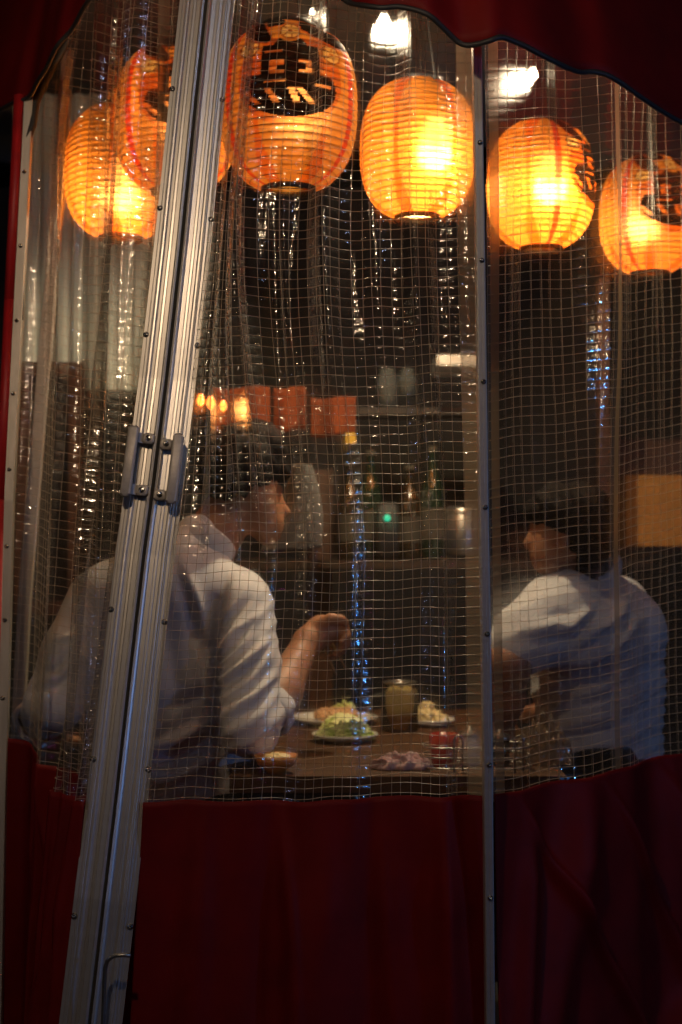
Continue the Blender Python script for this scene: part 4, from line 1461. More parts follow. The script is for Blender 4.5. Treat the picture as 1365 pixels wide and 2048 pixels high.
d1 = lambda V: 1.7 * fold_disp(V, folds1) + wrink(V, -0.7, 10.0, 0.0055, 1.2) * sstep_np(420, 470, to_px(V)[:, 0]) + wrink(V, 1.3, 3.0, 0.0020, 4.0) + wrink(V, -0.35, 6.5, 0.0030, 2.0) * sstep_np(1400, 1480, to_px(V)[:, 1])


def sstep_np(a, b, x):
    t = np.clip((x - a) / (b - a), 0, 1)
    return t * t * (3 - 2 * t)


zneck1 = P(420, 1085, 2.9)
shirt1 = person_part('shirt', SH, M['shirt'], p1, res=0.0055, k=0.035, disp=d1)
shirt1['label'] = 'white long-sleeved shirt with sleeves rolled to the elbow'
# rolled cuffs
for (c, d, r) in ((P(541, 1424, 2.80), (P(600, 1330, 2.95) - P(541, 1424, 2.80)), 0.047), (P(84, 1440, 2.94), Vector((-0.02, 0.25, 0.02)), 0.052)):
    q = d.normalized().to_track_quat('Z', 'Y').to_matrix().to_4x4()
    m = MB()
    prof = [(r * 0.80, -0.018), (r * 0.98, -0.022), (r * 1.06, -0.012), (r * 1.04, 0.004), (r * 1.07, 0.014), (r * 1.0, 0.020), (r * 0.84, 0.019), (r * 0.80, 0.006)]
    m.lathe(c, prof, 40, q)
    V = np.array(m.v); rel = V - np.array(c)
    ang = np.arctan2(rel @ np.array(q.col[1])[:3], rel @ np.array(q.col[0])[:3])
    V = np.array(c) + rel * (1 + 0.06 * np.sin(3 * ang + 1) + 0.04 * np.sin(7 * ang))[:, None]
    mesh_obj('rolled_cuff', V, m.f, M['shirt'], p1)
# collar
m = MB()
cc = P(415, 1085, 2.905); axc = (P(470, 1000, 2.95) - P(410, 1090, 2.90)).normalized().to_track_quat('Z', 'Y').to_matrix().to_4x4()
m.lathe(cc, [(0.058, -0.03), (0.0625, -0.012), (0.0620, 0.006), (0.0600, 0.012), (0.0575, 0.012), (0.058, 0.0)], 40, axc)
m.build('collar', M['shirt'], p1)

BODY = [('cap', T(345, 1620, 2.86), T(350, 1250, 2.87), 0.13, 0.12, 0.62),
        ('cap', T(250, 1205, 2.87), T(460, 1210, 2.86), 0.055, 0.05, 0.9),
        ('cap', T(385, 1150, 2.89), T(462, 1015, 2.95), 0.062, 0.054, 1.0),
        ('ell', T(492, 955, 2.985), 0.070, 0.082, 0.088),
        ('cap', T(500, 1000, 2.96), T(535, 1062, 2.98), 0.060, 0.030, 0.9),
        ('cap', T(532, 988, 3.0), T(545, 1040, 2.99), 0.034, 0.024, 1.0),
        ('cap', T(561, 1004, 3.0), T(573, 1024, 3.0), 0.008, 0.010, 1.0, (0.010,)),
        ('ell', T(505, 978, 2.905), 0.011, 0.010, 0.026, (0.006,)),
        # right arm, forearm, palm
        ('cap', T(478, 1220, 2.84), T(500, 1450, 2.73), 0.048, 0.044, 1.0),
        ('cap', T(500, 1450, 2.73), T(560, 1385, 2.84), 0.044, 0.042, 1.0),
        ('cap', T(560, 1385, 2.84), T(612, 1288, 2.93), 0.042, 0.028, 0.95),
        ('cap', T(620, 1280, 2.935), T(650, 1262, 2.95), 0.029, 0.027, 0.85),
        ('cap', T(640, 1258, 2.955), T(668, 1268, 2.965), 0.027, 0.022, 0.9),
        # left arm
        ('cap', T(205, 1210, 2.86), T(108, 1405, 2.80), 0.048, 0.044, 1.0),
        ('cap', T(108, 1405, 2.80), T(100, 1470, 3.02), 0.042, 0.028, 1.0),
        ('cap', T(100, 1470, 3.02), T(112, 1480, 3.10), 0.028, 0.024, 0.8),
        # legs
        ('cap', T(290, 1660, 2.88), T(270, 1630, 3.26), 0.085, 0.062, 1.0),
        ('cap', T(400, 1660, 2.88), T(430, 1630, 3.26), 0.085, 0.062, 1.0),
        ('cap', T(270, 1630, 3.26), (T(270, 1630, 3.26)[0], 3.30, 0.36), 0.055, 0.038, 1.0),
        ('cap', T(430, 1630, 3.26), (T(430, 1630, 3.26)[0], 3.30, 0.36), 0.055, 0.038, 1.0),
        ('cap', (T(270, 1630, 3.26)[0], 3.28, 0.33), (T(270, 1630, 3.26)[0], 3.42, 0.31), 0.034, 0.028, 1.0),
        ('cap', (T(430, 1630, 3.26)[0], 3.28, 0.33), (T(430, 1630, 3.26)[0], 3.42, 0.31), 0.034, 0.028, 1.0)]
# fingers of the raised right hand: knuckles at the right, curling down round the chopsticks
FK = [((672, 1246, 2.945), (690, 1252, 2.95), (693, 1272, 2.94), (684, 1284, 2.93), 0.0095),
      ((676, 1262, 2.95), (694, 1268, 2.955), (694, 1288, 2.945), (682, 1298, 2.935), 0.0095),
      ((672, 1277, 2.965), (688, 1286, 2.97), (684, 1304, 2.955), (671, 1308, 2.94), 0.0090),
      ((662, 1290, 2.975), (676, 1300, 2.98), (670, 1314, 2.965), (658, 1313, 2.95), 0.0080),
      ((640, 1246, 2.93), (662, 1236, 2.925), (682, 1238, 2.93), (692, 1246, 2.935), 0.0105)]   # the last is the thumb
for f in FK:
    pts_ = [T(*q) for q in f[:4]]
    r = f[4]
    for a, b, k0, k1 in zip(pts_[:-1], pts_[1:], (1.1, 1.0, 0.92), (1.0, 0.92, 0.8)):
        BODY.append(('cap', a, b, r * k0, r * k1, 1.0, (0.004,)))
# fingers of the left hand resting on the counter
for i, (dx, ln) in enumerate(((-14, 0.075), (-5, 0.085), (5, 0.08), (14, 0.065))):
    a = Vector(T(112 + dx, 1480, 3.11)); b = a + Vector((0.002 * (i - 1), ln * 0.55, 0.0)); c = b + Vector((0, ln * 0.45, -0.014))
    BODY.append(('cap', tuple(a), tuple(b), 0.0095, 0.009, 1.0, (0.004,))); BODY.append(('cap', tuple(b), tuple(c), 0.009, 0.0075, 1.0, (0.004,)))
a = Vector(T(135, 1478, 3.08)); BODY.append(('cap', tuple(a - Vector((0.012, 0, 0))), tuple(a + Vector((0.018, 0.03, -0.006))), 0.012, 0.009, 1.0, (0.005,)))
person_part('body', BODY, M['skin'], p1, res=0.0045, k=0.022, sm=2)
TR = [('cap', T(290, 1660, 2.88), T(270, 1630, 3.26), 0.100, 0.078, 1.0),
      ('cap', T(400, 1660, 2.88), T(430, 1630, 3.26), 0.100, 0.078, 1.0),
      ('cap', T(290, 1625, 2.86), T(395, 1625, 2.86), 0.120, 0.120, 0.85),
      ('cap', T(270, 1630, 3.26), (T(270, 1630, 3.26)[0], 3.30, 0.42), 0.074, 0.058, 1.0),
      ('cap', T(430, 1630, 3.26), (T(430, 1630, 3.26)[0], 3.30, 0.42), 0.074, 0.058, 1.0)]
person_part('trousers', TR, M['trousers'], p1, res=0.012, k=0.03, disp=lambda V: wrink(V, 0.4, 8, 0.005, 3))
HR = [('ell', T(484, 926, 2.975), 0.086, 0.102, 0.084),
      ('ell', T(462, 955, 2.955), 0.060, 0.080, 0.058),
      ('cap', T(440, 950, 2.95), T(452, 1010, 2.93), 0.040, 0.022, 1.0),
      ('cap', T(520, 890, 2.97), T(545, 940, 2.99), 0.052, 0.034, 1.0),
      ('cap', T(488, 920, 2.90), T(488, 958, 2.90), 0.026, 0.012, 1.0)]


def hair_disp(V):
    n = np.sin(V[:, 0] * 310 + 40 * V[:, 2]) * np.sin(V[:, 2] * 70 + 3) + 0.6 * np.sin(V[:, 0] * 170 + V[:, 1] * 220)
    return 0.0028 * n + 0.002 * np.sin(V[:, 0] * 90 + V[:, 2] * 120)


person_part('hair', HR, M['hair'], p1, res=0.0045, k=0.03, disp=hair_disp)

# chopsticks in his hand
for (a, b, lab) in (((640, 1238, 2.93), (691, 1336, 2.96), 'pale chopstick pinched in the raised hand, the right of the two'),
                    ((636, 1262, 2.95), (673, 1350, 2.97), 'pale chopstick in the raised hand, the left and dimmer of the two')):
    m = MB(); A_, B_ = P(*a), P(*b); m.tube([A_, A_.lerp(B_, 0.5), B_], [0.0034, 0.0032, 0.0024], 8)
    tag(m.build('chopstick', M['chopstick']), lab, 'chopstick', 'chopsticks in the raised hand')

# ---- right diner
p2 = thing('person', 'man in white shirt hunched over the counter at the right, face turned left', 'person', tuple(P(1210, 1560, 3.25)))
SH2 = [('cap', T(1130, 1195, 3.14), T(1050, 1275, 3.06), 0.062, 0.060, 1.0, (0.07,)),
       ('cap', T(1205, 1495, 3.27), T(1196, 1360, 3.24), 0.136, 0.144, 0.75),
       ('cap', T(1196, 1360, 3.24), T(1185, 1250, 3.20), 0.144, 0.118, 0.75),
       ('cap', T(1120, 1215, 3.12), T(1235, 1215, 3.30), 0.062, 0.075, 1.0),
       ('cap', T(1190, 1200, 3.22), T(1190, 1150, 3.20), 0.085, 0.050, 1.0),
       ('cap', T(1150, 1265, 3.14), T(1240, 1265, 3.22), 0.100, 0.105, 1.0),
      ('cap', T(1112, 1238, 3.10), T(1055, 1275, 3.04), 0.072, 0.062, 1.0, (0.06,)),
       ('cap', T(1055, 1275, 3.04), T(1030, 1300, 3.02), 0.062, 0.052, 1.0, (0.02,))]
folds2 = [([(1110, 1270), (1160, 1240), (1200, 1215)], 0.008, 10), ([(1060, 1265), (1110, 1250), (1150, 1255)], 0.007, 8), ([(1070, 1290), (1110, 1280), (1140, 1280)], -0.009, 12),
          ([(1140, 1290), (1175, 1240), (1210, 1205)], -0.009, 10), ([(1200, 1260), (1240, 1235), (1255, 1200)], 0.009, 9), ([(1160, 1310), (1215, 1270), (1260, 1225)], -0.008, 9),
          ([(1180, 1325), (1240, 1285), (1285, 1235)], 0.008, 9), ([(1130, 1370), (1210, 1340), (1290, 1260)], -0.008, 9), ([(1120, 1400), (1210, 1375), (1305, 1290)], 0.006, 8),
          ([(1110, 1430), (1220, 1400), (1310, 1320)], -0.007, 8), ([(1110, 1455), (1230, 1430), (1315, 1355)], 0.006, 8), ([(1120, 1480), (1230, 1460), (1320, 1390)], -0.007, 8),
          ([(1140, 1500), (1240, 1485), (1320, 1425)], 0.006, 8), ([(1170, 1520), (1250, 1505), (1320, 1460)], -0.006, 7),
          ([(1130, 1170), (1160, 1155), (1190, 1150)], 0.004, 7), ([(1085, 1235), (1120, 1225), (1150, 1228)], -0.004, 7)]
d2 = lambda V: fold_disp(V, folds2) * 1.6 + wrink(V, -0.62, 15.0, 0.0062, 2.2, 0.6) * sstep_np(1290, 1360, to_px(V)[:, 1] + 0.4 * (to_px(V)[:, 0] - 1200)) + wrink(V, -0.4, 7.0, 0.0042, 1.0)
s2 = person_part('shirt', SH2, M['shirt'], p2, res=0.0055, k=0.03, disp=d2)
m = MB()
axc = (P(1160, 1080, 3.15) - P(1190, 1150, 3.20)).normalized().to_track_quat('Z', 'Y').to_matrix().to_4x4()
m.lathe(P(1186, 1138, 3.195), [(0.062, -0.02), (0.067, -0.005), (0.063, 0.016), (0.058, 0.016), (0.058, 0.0)], 40, axc)
m.build('collar', M['shirt'], p2)
BD2 = [('cap', T(1215, 1520, 3.27), T(1190, 1230, 3.20), 0.10, 0.09, 0.75),
       ('cap', T(1190, 1180, 3.20), T(1160, 1090, 3.16), 0.055, 0.052, 1.0),
       ('ell', T(1140, 1066, 3.15), 0.072, 0.074, 0.082),
       ('cap', T(1115, 1080, 3.13), T(1098, 1118, 3.12), 0.054, 0.038, 1.0),
       ('cap', T(1092, 1055, 3.13), T(1086, 1095, 3.12), 0.034, 0.028, 1.0),
       ('cap', T(1062, 1068, 3.12), T(1055, 1086, 3.12), 0.007, 0.010, 1.0, (0.012,)),
       ('ell', T(1128, 1082, 3.068), 0.012, 0.010, 0.022, (0.006,)),
       ('cap', T(1118, 1235, 3.10), T(1020, 1325, 3.01), 0.050, 0.042, 1.0),
       ('cap', T(1020, 1325, 3.01), T(1012, 1400, 3.06), 0.044, 0.038, 1.0),
       ('cap', T(1012, 1400, 3.06), T(1000, 1462, 3.10), 0.038, 0.028, 1.0),
       ('cap', T(998, 1468, 3.10), T(985, 1482, 3.10), 0.028, 0.022, 0.9),
       ('cap', T(1240, 1235, 3.32), T(1180, 1400, 3.52), 0.046, 0.040, 1.0),
       ('cap', T(1180, 1400, 3.52), T(1090, 1425, 3.45), 0.038, 0.026, 1.0),
       ('cap', T(1090, 1425, 3.45), T(1070, 1425, 3.43), 0.026, 0.02, 1.0),
       ('cap', T(1200, 1545, 3.22), T(1040, 1600, 3.35), 0.08, 0.06, 1.0),
       ('cap', T(1250, 1545, 3.34), T(1100, 1600, 3.50), 0.08, 0.06, 1.0),
       ('cap', T(1040, 1600, 3.35), (T(1040, 1600, 3.35)[0], 3.36, 0.36), 0.052, 0.036, 1.0),
       ('cap', T(1100, 1600, 3.50), (T(1100, 1600, 3.50)[0], 3.51, 0.36), 0.052, 0.036, 1.0),
       ('cap', (T(1040, 1600, 3.35)[0], 3.36, 0.33), (T(1040, 1600, 3.35)[0] - 0.12, 3.36, 0.31), 0.034, 0.028, 1.0),
       ('cap', (T(1100, 1600, 3.50)[0], 3.51, 0.33), (T(1100, 1600, 3.50)[0] - 0.12, 3.51, 0.31), 0.034, 0.028, 1.0)]
for (a, b, c) in (((985, 1478, 3.10), (970, 1486, 3.10), (962, 1496, 3.09)), ((985, 1483, 3.12), (968, 1490, 3.12), (958, 1499, 3.12)),
                  ((985, 1486, 3.14), (969, 1492, 3.15), (961, 1500, 3.15)), ((990, 1486, 3.075), (978, 1494, 3.07), (972, 1502, 3.07)), ((995, 1472, 3.07), (985, 1480, 3.05), (975, 1488, 3.045))):
    BD2.append(('cap', T(*a), T(*b), 0.0095, 0.009, 1.0, (0.004,))); BD2.append(('cap', T(*b), T(*c), 0.009, 0.0078, 1.0, (0.004,)))
for dz in (-10, -3, 4, 11):
    BD2.append(('cap', T(1070, 1425 + dz, 3.43), T(1045, 1430 + dz, 3.41), 0.0095, 0.008, 1.0, (0.004,)))
person_part('body', BD2, M['skin'], p2, res=0.005, k=0.022, sm=2)
HR2 = [('ell', T(1170, 1050, 3.15), 0.064, 0.088, 0.084), ('ell', T(1138, 1018, 3.15), 0.078, 0.086, 0.054), ('cap', T(1108, 1010, 3.11), T(1078, 1022, 3.12), 0.046, 0.030, 1.0), ('cap', T(1135, 1030, 3.08), T(1140, 1062, 3.09), 0.038, 0.020, 1.0), ('cap', T(1172, 1080, 3.12), T(1182, 1125, 3.13), 0.056, 0.036, 1.0), 
       ('cap', T(1150, 1050, 3.085), T(1152, 1070, 3.085), 0.016, 0.008, 1.0)]
person_part('hair', HR2, M['hair'], p2, res=0.005, k=0.03, disp=hair_disp)
TR2 = [('cap', T(1200, 1545, 3.22), T(1040, 1600, 3.35), 0.095, 0.075, 1.0), ('cap', T(1250, 1545, 3.34), T(1100, 1600, 3.50), 0.095, 0.075, 1.0),
       ('cap', T(1215, 1520, 3.27), T(1225, 1545, 3.27), 0.118, 0.125, 0.8),
       ('cap', T(1040, 1600, 3.35), (T(1040, 1600, 3.35)[0], 3.36, 0.42), 0.070, 0.055, 1.0), ('cap', T(1100, 1600, 3.50), (T(1100, 1600, 3.50)[0], 3.51, 0.42), 0.070, 0.055, 1.0)]
person_part('trousers', TR2, M['trousers'], p2, res=0.012, k=0.03)


def stool(label, x, y, zs):
    root = thing('bar_stool', label, 'stool', (x, y, 0), 'bar stools under the diners')
    m = MB(); m.lathe((x, y, zs), [(0.0005, -0.05), (0.15, -0.05), (0.165, -0.035), (0.165, -0.01), (0.15, 0.0), (0.0005, 0.0)], 32); m.build('seat', M['black'], root)
    for k in range(4):
        a = math.pi / 4 + k * math.pi / 2
        m = MB(); m.tube([Vector((x + 0.10 * math.cos(a), y + 0.10 * math.sin(a), zs - 0.05)), Vector((x + 0.19 * math.cos(a), y + 0.19 * math.sin(a), 0.004))], 0.012, 8); m.build('leg', M['steel'], root)
    m = MB(); m.tube([Vector((x + 0.152 * math.cos(t), y + 0.152 * math.sin(t), 0.28)) for t in np.linspace(0, 2 * math.pi, 33)], 0.008, 8); m.build('foot_ring', M['steel'], root)


q = P(345, 1660, 2.87); stool('black round stool under the left diner, hidden by the skirt', q.x, 2.87, q.z - 0.095)
q = P(1225, 1545, 3.28); stool('black round stool under the right diner, hidden by the skirt', q.x, 3.28, q.z - 0.105)

# ------------------------------------------------------------------ counter
ZT = 0.885
ct = thing('counter', 'dark wooden counter between the two diners, crowded with dishes', 'counter', (0.15, 3.1, 0))
x0, x1, y0, y1 = P(470, 1500, 2.75).x, P(1085, 1500, 2.8).x + 0.02, 2.62, 3.72
nb_ = 7
for i in range(nb_):
    ya = y0 + (y1 - y0) * i / nb_; yb = y0 + (y1 - y0) * (i + 1) / nb_ - 0.004
    m = MB(); m.box(((x0 + x1) / 2, (ya + yb) / 2, ZT - 0.015), (x1 - x0, yb - ya, 0.03)); m.build('plank', M['wood'], ct, smooth=False)
m = MB(); m.box(((x0 + x1) / 2, (y0 + y1) / 2, ZT - 0.055), (x1 - x0 - 0.06, y1 - y0 - 0.06, 0.048)); m.build('apron', M['dark'], ct, smooth=False)
for sx in (x0 + 0.05, x1 - 0.05):
    for sy in (y0 + 0.06, y1 - 0.06):
        m = MB(); m.box((sx, sy, (ZT - 0.08) / 2), (0.05, 0.05, ZT - 0.08)); m.build('leg', M['wood'], ct, smooth=False)


def on_table(px, py):
    """counter point seen at that pixel."""
    d = P(px, py, 1.0) - Vector((0, 0, CAM_Z))
    k = (ZT - CAM_Z) / d.z
    return Vector((0, 0, CAM_Z)) + d * k


def blob(name, c, rx, ry, rz, mat, parent, seed=0, amp=0.18, n=26):
    r = np.random.default_rng(seed); ph = r.uniform(0, 6.28, 8); fq = r.uniform(2, 7, 8)
    th = np.linspace(0, 2 * np.pi, n * 2, endpoint=False); phi = np.linspace(0.02, np.pi - 0.02, n)
    Pm, Tm = np.meshgrid(phi, th, indexing='ij')
    dx, dy, dz = np.sin(Pm) * np.cos(Tm), np.sin(Pm) * np.sin(Tm), np.cos(Pm)
    rr = 1 + amp * (np.sin(fq[0] * dx * 2 + ph[0]) * np.sin(fq[1] * dy * 2 + ph[1]) + 0.5 * np.sin(fq[2] * dz * 3 + ph[2] + fq[3] * dx * 3) + 0.3 * np.sin(fq[4] * 3 * dx + ph[4]) * np.sin(fq[5] * 3 * dy + ph[5]))
    V = np.stack([c[0] + rx * dx * rr, c[1] + ry * dy * rr, c[2] + rz * np.maximum(dz, -0.55) * rr], -1).reshape(-1, 3)
    m_ = 2 * n
    Fc = [(i * m_ + k, (i + 1) * m_ + k, (i + 1) * m_ + (k + 1) % m_, i * m_ + (k + 1) % m_) for i in range(n - 1) for k in range(m_)]
    return mesh_obj(name, V, Fc, mat, parent)


def plate(parent, c, r, mat, name='plate'):
    m = MB(); m.lathe(c, [(0.0005, 0.004), (r * 0.55, 0.004), (r * 0.62, 0.006), (r * 0.96, 0.017), (r, 0.018), (r * 0.99, 0.014), (r * 0.6, 0.0015), (0.0005, 0.001)], 48)
    return m.build(name, mat, parent)


# plate of fried food
c = on_table(668, 1447)
pf = thing('food_plate', 'white plate of tan fried food topped with green, behind the cabbage', 'plate of food', tuple(c))
plate(pf, c, 0.105, M['china'])
for i, (dx, dy, rx, ry, rz) in enumerate(((0.0, 0.0, 0.034, 0.028, 0.020), (0.03, 0.015, 0.026, 0.022, 0.018), (-0.022, 0.02, 0.024, 0.02, 0.015))):
    blob('fried_piece', c + Vector((dx, dy, 0.018)), rx, ry, rz, M['meat'], pf, i + 3)
blob('garnish', c + Vector((0.03, 0.05, 0.028)), 0.022, 0.02, 0.016, M['leaf'], pf, 9, 0.4)

# cabbage wedge: nested crinkled leaves
c = on_table(690, 1484)
cb = thing('cabbage_plate', 'pile of pale green cabbage leaves on the counter in front of the fried food', 'cabbage', tuple(c))
plate(cb, c + Vector((0, 0.01, 0)), 0.072, M['china'])
for k in range(7):
    n = 30
    V = []
    L = 0.066 - 0.004 * k
    for j in range(n + 1):
        for i in range(n + 1):
            a = (i / n - 0.5) * 2; b = (j / n - 0.5) * 2
            x = a * L * (1 - 0.12 * b * b)
            y = b * 0.040 * (1 - 0.35 * a * a)
            z = 0.010 + 0.0052 * k + 0.018 * (1 - a * a) * (1 - b * b * 0.4) * (0.35 + 0.1 * k) + 0.0035 * math.sin(9 * a + k * 1.7) * math.sin(7 * b + k) + 0.002 * math.sin(23 * a + 2 * k + 9 * b)
            x += 0.004 * math.sin(13 * b + k)
            V.append((c.x + x * math.cos(0.12 * k - 0.3) - y * math.sin(0.12 * k - 0.3), c.y + y + x * math.sin(0.12 * k - 0.3) * 0.5, c.z + z))
    o = mesh_obj('cabbage_leaf', V, sheet_faces(n + 1, n + 1), M['leaf'], cb)
    o.modifiers.new('t', 'SOLIDIFY').thickness = 0.0012

# glass jar
c = on_table(800, 1462)
jr = thing('glass_mug', 'clear glass jar with pale pickles over amber liquid, tallest thing on the counter', 'jar', tuple(c))
rj, hj = 0.043, 0.112
m = MB(); m.lathe(c, [(0.0005, 0), (rj * 0.92, 0), (rj, 0.006), (rj, hj * 0.80), (rj * 0.86, hj * 0.90), (rj * 0.84, hj), (rj * 0.80, hj), (rj * 0.80, hj * 0.9), (rj * 0.94, hj * 0.79), (rj * 0.94, 0.008), (0.0005, 0.006)], 40)
m.build('glass', M['glass'], jr)
m = MB(); m.lathe(c, [(0.0005, 0.008), (rj * 0.91, 0.008), (rj * 0.91, hj * 0.34), (0.0005, hj * 0.34)], 36); m.build('liquid', M['amber'], jr)
V = []
for j in range(15):
    for i in range(48):
        t = 2 * math.pi * i / 48
        rr = rj * 0.90 * (1 + 0.05 * math.sin(5 * t + j * 0.9) * math.sin(j * 0.8 + 2 * t)) * (1 if j < 12 else 1 - 0.25 * (j - 11))
        V.append((c.x + rr * math.cos(t), c.y + rr * math.sin(t), c.z + hj * (0.35 + 0.54 * min(j, 12.5) / 12.5) + 0.003 * math.sin(3 * t + 1)))
mesh_obj('pickles', V, [(j * 48 + i, j * 48 + (i + 1) % 48, (j + 1) * 48 + (i + 1) % 48, (j + 1) * 48 + i) for j in range(14) for i in range(48)], M['pickle'], jr)
m = MB(); m.tube([c + Vector((rj * 0.86 * math.cos(t), rj * 0.86 * math.sin(t), hj)) for t in np.linspace(0, 2 * math.pi, 41)], 0.0022, 8); m.build('rim', M['steel'], jr)
m = MB(); m.tube([c + Vector((-rj, 0, hj * 0.75)), c + Vector((-rj - 0.022, 0, hj * 0.7)), c + Vector((-rj - 0.026, 0, hj * 0.45)), c + Vector((-rj - 0.018, 0, hj * 0.25)), c + Vector((-rj, 0, hj * 0.2))], 0.005, 8); m.build('handle', M['glass'], jr)

# bread heap
c = on_table(856, 1452)
bh = thing('bread_heap', 'heap of pale yellow bread pieces right of the glass jar', 'food', tuple(c))
plate(bh, c + Vector((0.01, 0, 0)), 0.055, M['china'])
for i, (dx, dy, dz, r) in enumerate(((-0.005, 0, 0.022, 0.024), (0.012, 0.014, 0.02, 0.021), (0.03, -0.006, 0.014, 0.018), (-0.002, 0.012, 0.042, 0.017))):
    blob('bread_piece', c + Vector((dx, dy, dz)), r, r * 0.9, r * 0.8, M['pale_food'], bh, i + 40, 0.2, 18)

# red cup
c = on_table(888, 1532)
rc = thing('red_cup', 'dark red cup in front of the bread, beside the wire rack', 'cup', tuple(c))
m = MB(); m.lathe(c, [(0.0005, 0), (0.024, 0), (0.025, 0.003), (0.0285, 0.062), (0.0262, 0.062), (0.0232, 0.006), (0.0005, 0.005)], 36); m.build('cup', M['redcup'], rc)
m = MB(); m.lathe(c, [(0.0005, 0.048), (0.0250, 0.048)], 30); m.build('drink', M['dkglass'], rc)

# shakers inside the rack
for (px, mt, h, lab) in ((940, 'china', 0.066, 'pale condiment pot in the wire rack just left of the slim post'), (1000, 'dkglass', 0.060, 'dark sauce pot in the wire rack right of the slim post')):
    c = on_table(px, 1530)
    r_ = thing('condiment_pot', lab, 'pot', tuple(c))
    m = MB(); m.lathe(c, [(0.0005, 0), (0.018, 0), (0.019, 0.004), (0.019, h * 0.8), (0.016, h * 0.86)], 28); m.build('body', M[mt], r_)
    m = MB(); m.lathe(c + Vector((0, 0, h * 0.86)), [(0.020, 0), (0.020, h * 0.12), (0.006, h * 0.18), (0.005, h * 0.28), (0.0005, h * 0.29)], 28); m.build('lid', M['steel'], r_)

# wire rack
c0 = on_table(850, 1545); c1 = on_table(1062, 1541)
rk = thing('wire_rack', 'low wire rack with two loop handles holding pots at the counter edge', 'rack', tuple(c0.lerp(c1, 0.5)))


def oval(z, inset=0.0):
    pts = []
    cx, cyy = (c0.x + c1.x) / 2, c0.y + 0.05
    hx, hy = (c1.x - c0.x) / 2 - inset, 0.048 - inset
    for t in np.linspace(0, 2 * math.pi, 49):
        cx_, sy_ = math.cos(t), math.sin(t)
        pts.append(Vector((cx + hx * (abs(cx_) ** 0.5) * (1 if cx_ > 0 else -1), cyy + hy * (abs(sy_) ** 0.5) * (1 if sy_ > 0 else -1), z)))
    return pts


for z in (0.006, 0.026, 0.044):
    m = MB(); m.tube(oval(ZT + z), 0.0018, 8); m.build('rail', M['steel'], rk)
for px in (918, 1040):
    b = on_table(px, 1546); b.y = c0.y + 0.002
    m = MB(); m.tube([b + Vector((-0.008, 0, 0)), b + Vector((-0.008, 0, 0.055))] + [b + Vector((0.008 * -math.cos(t), 0, 0.058 + 0.010 * math.sin(t))) for t in np.linspace(0.2, math.pi - 0.2, 9)] + [b + Vector((0.008, 0, 0.055)), b + Vector((0.008, 0, 0.002))], 0.0021, 8)
    m.build('loop_handle', M['steel'], rk)


# crumpled towel
def crumple(name, c, rx, ry, rz, mat, label, cat, seed, rough=1.0):
    r = np.random.default_rng(seed); ph = r.uniform(0, 6.28, 10)
    n = 60; V = []
    for j in range(n + 1):
        for i in range(n + 1):
            a = (i / n - 0.5) * 2; b = (j / n - 0.5) * 2
            e = max(0, 1 - a * a) * max(0, 1 - b * b)
            h = rz * (e ** 0.5) * (0.55 + rough * (0.25 * abs(math.sin(5 * a + 2.2 * b + ph[0])) + 0.2 * abs(math.sin(8 * b - 4 * a + ph[1])) + 0.12 * math.sin(17 * a + 9 * b + ph[2])))
            V.append((c.x + rx * a * (1 - 0.15 * b * b) + 0.006 * math.sin(7 * b + ph[3]), c.y + ry * b * (1 - 0.2 * a * a) + 0.004 * math.sin(9 * a + ph[4]), c.z + 0.002 + h))
    o = mesh_obj(name, V, sheet_faces(n + 1, n + 1), mat)
    o.modifiers.new('t', 'SOLIDIFY').thickness = 0.0015
    return tag(o, label, cat)


crumple('hand_towel', on_table(803, 1538), 0.056, 0.028, 0.030, M['pinkcloth'], 'crumpled pinkish hand towel left of the red cup', 'towel', 4)
crumple('plastic_bag', on_table(1112, 1530) + Vector((-0.02, 0.02, 0)), 0.05, 0.04, 0.070, M['bag'], 'crinkled clear plastic bag catching blue light before the right diner', 'bag', 7, 1.6)

# orange bowl low at the left diner's elbow
c = on_table(548, 1560)
c = Vector((c.x, max(c.y, 2.66), ZT))
ob = thing('lacquer_bowl', 'orange lacquer bowl half in shadow under the left diner\'s elbow', 'bowl', tuple(c))
m = MB(); m.lathe(c, [(0.0005, 0), (0.018, 0), (0.018, 0.004), (0.034, 0.016), (0.041, 0.034), (0.039, 0.034), (0.032, 0.017), (0.0005, 0.007)], 40); m.build('bowl', M['orangebowl'], ob)
blob('rice', c + Vector((0.003, 0, 0.022)), 0.030, 0.028, 0.014, M['pale_food'], ob, 61, 0.15, 16)

# dark square tray under the plates
tb = MB(); c = on_table(700, 1470); tb.box((c.x + 0.04, c.y + 0.05, ZT + 0.0025), (0.44, 0.005, 0.005))
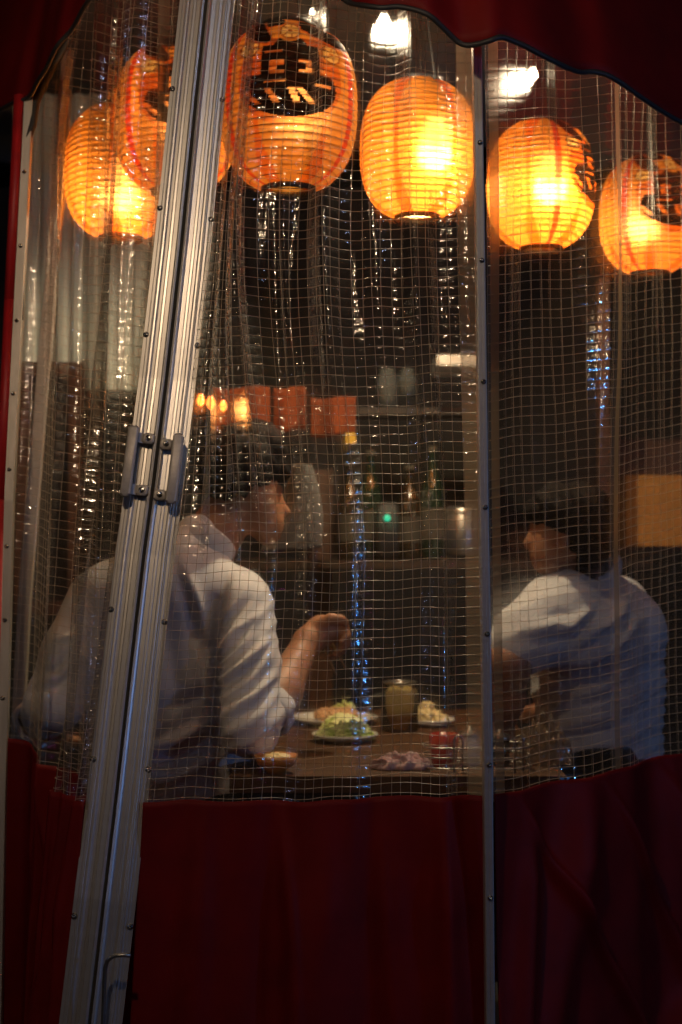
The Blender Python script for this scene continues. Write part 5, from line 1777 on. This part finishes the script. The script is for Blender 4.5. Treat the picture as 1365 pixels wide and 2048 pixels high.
# pale cloth hanging beyond the left diner's face
V = []
A_, B_ = P(600, 925, 3.25), P(535, 1108, 3.25)
n = 30
for j in range(n + 1):
    w = j / n
    for i in range(n + 1):
        u = i / n
        top = P(597 + 18 * u - 50 * w * w * (1 - u), 930 + 175 * w - 10 * u * w, 3.25)
        wd = (0.010 + 0.060 * math.sin(math.pi * min(1, w * 0.62 + 0.05)))
        V.append((top.x + (u - 0.5) * wd, 3.25 - 0.03 * math.sin(math.pi * u) - 0.004 * math.sin(14 * u + 5 * w), top.z))
o = mesh_obj('hanging_towel', V, sheet_faces(n + 1, n + 1), M['greytowel'])
o.modifiers.new('t', 'SOLIDIFY').thickness = 0.0015
tag(o, 'pale grey towel hanging just beyond the left diner\'s chin', 'towel')

_wl = ['farthest from the stall', 'straight above the viewer', 'a step before the viewer', 'carrying the low blue lamp', 'carrying the high cool lamp', 'above the lamp facing the door stiles', 'closest to the stall front']
for yi, yw in enumerate(sorted(set(q[1][1] for q in STREET))):
    m = MB(); m.tube([Vector((-6, yw, 6.25)), Vector((-3, yw, 6.05)), Vector((0, yw, 6.0)), Vector((3, yw, 6.05)), Vector((6, yw, 6.25))], 0.006, 6)
    tag(m.build('overhead_wire', M['black']), 'black overhead wire across the alley, ' + _wl[yi], 'wire', 'wires strung over the alley')
# ------------------------------------------------------------------ unseen alley lamps, hung out of frame
wc = 0
for i, (kind, loc, w, col, r) in enumerate(STREET):
    lab = ['warm globe lamp above the alley, in front of the door stiles', 'warm globe lamp at the right end of the alley', 'warm globe lamp at the left end of the alley', 'high bluish lamp over the camera',
           'blue sign lamp far to the right in the alley', 'small violet-blue lamp to the left in the alley', 'small pink sign lamp low on the right'][i]
    root = thing('street_lamp', lab, 'lamp', loc)
    m = MB(); m.lathe(loc, [(0.0005, -r), (r * 0.5, -r * 0.87), (r * 0.87, -r * 0.5), (r, 0), (r * 0.87, r * 0.5), (r * 0.5, r * 0.87), (0.0005, r)], 20)
    m.build('globe', M['st_' + kind], root)
    bk = MB(); bk.lathe(Vector(loc) + Vector((0, 0, r)), [(r * 0.55, 0), (r * 0.6, 0.05), (0.02, 0.07), (0.018, 0.12)], 16)
    bk.build('fitting', M['black'], root)
    po = MB()
    po.tube([Vector((loc[0], loc[1], loc[2] + r + 0.11)), Vector((loc[0], loc[1], 6.0))], 0.004, 6)
    po.build('hanging_cable', M['black'], root)
    l = lamp('street_light', (0, 0, 0), w, col, r)
    l.parent = root
    l.location = (0, 0, 0)
    root.children[0].visible_shadow = True
    # the point lamp sits just outside the globe, on the stall's side
    dirn = (Vector((0.2, 2.4, 1.4)) - Vector(loc)).normalized()
    l.location = dirn * (r * 2.1)
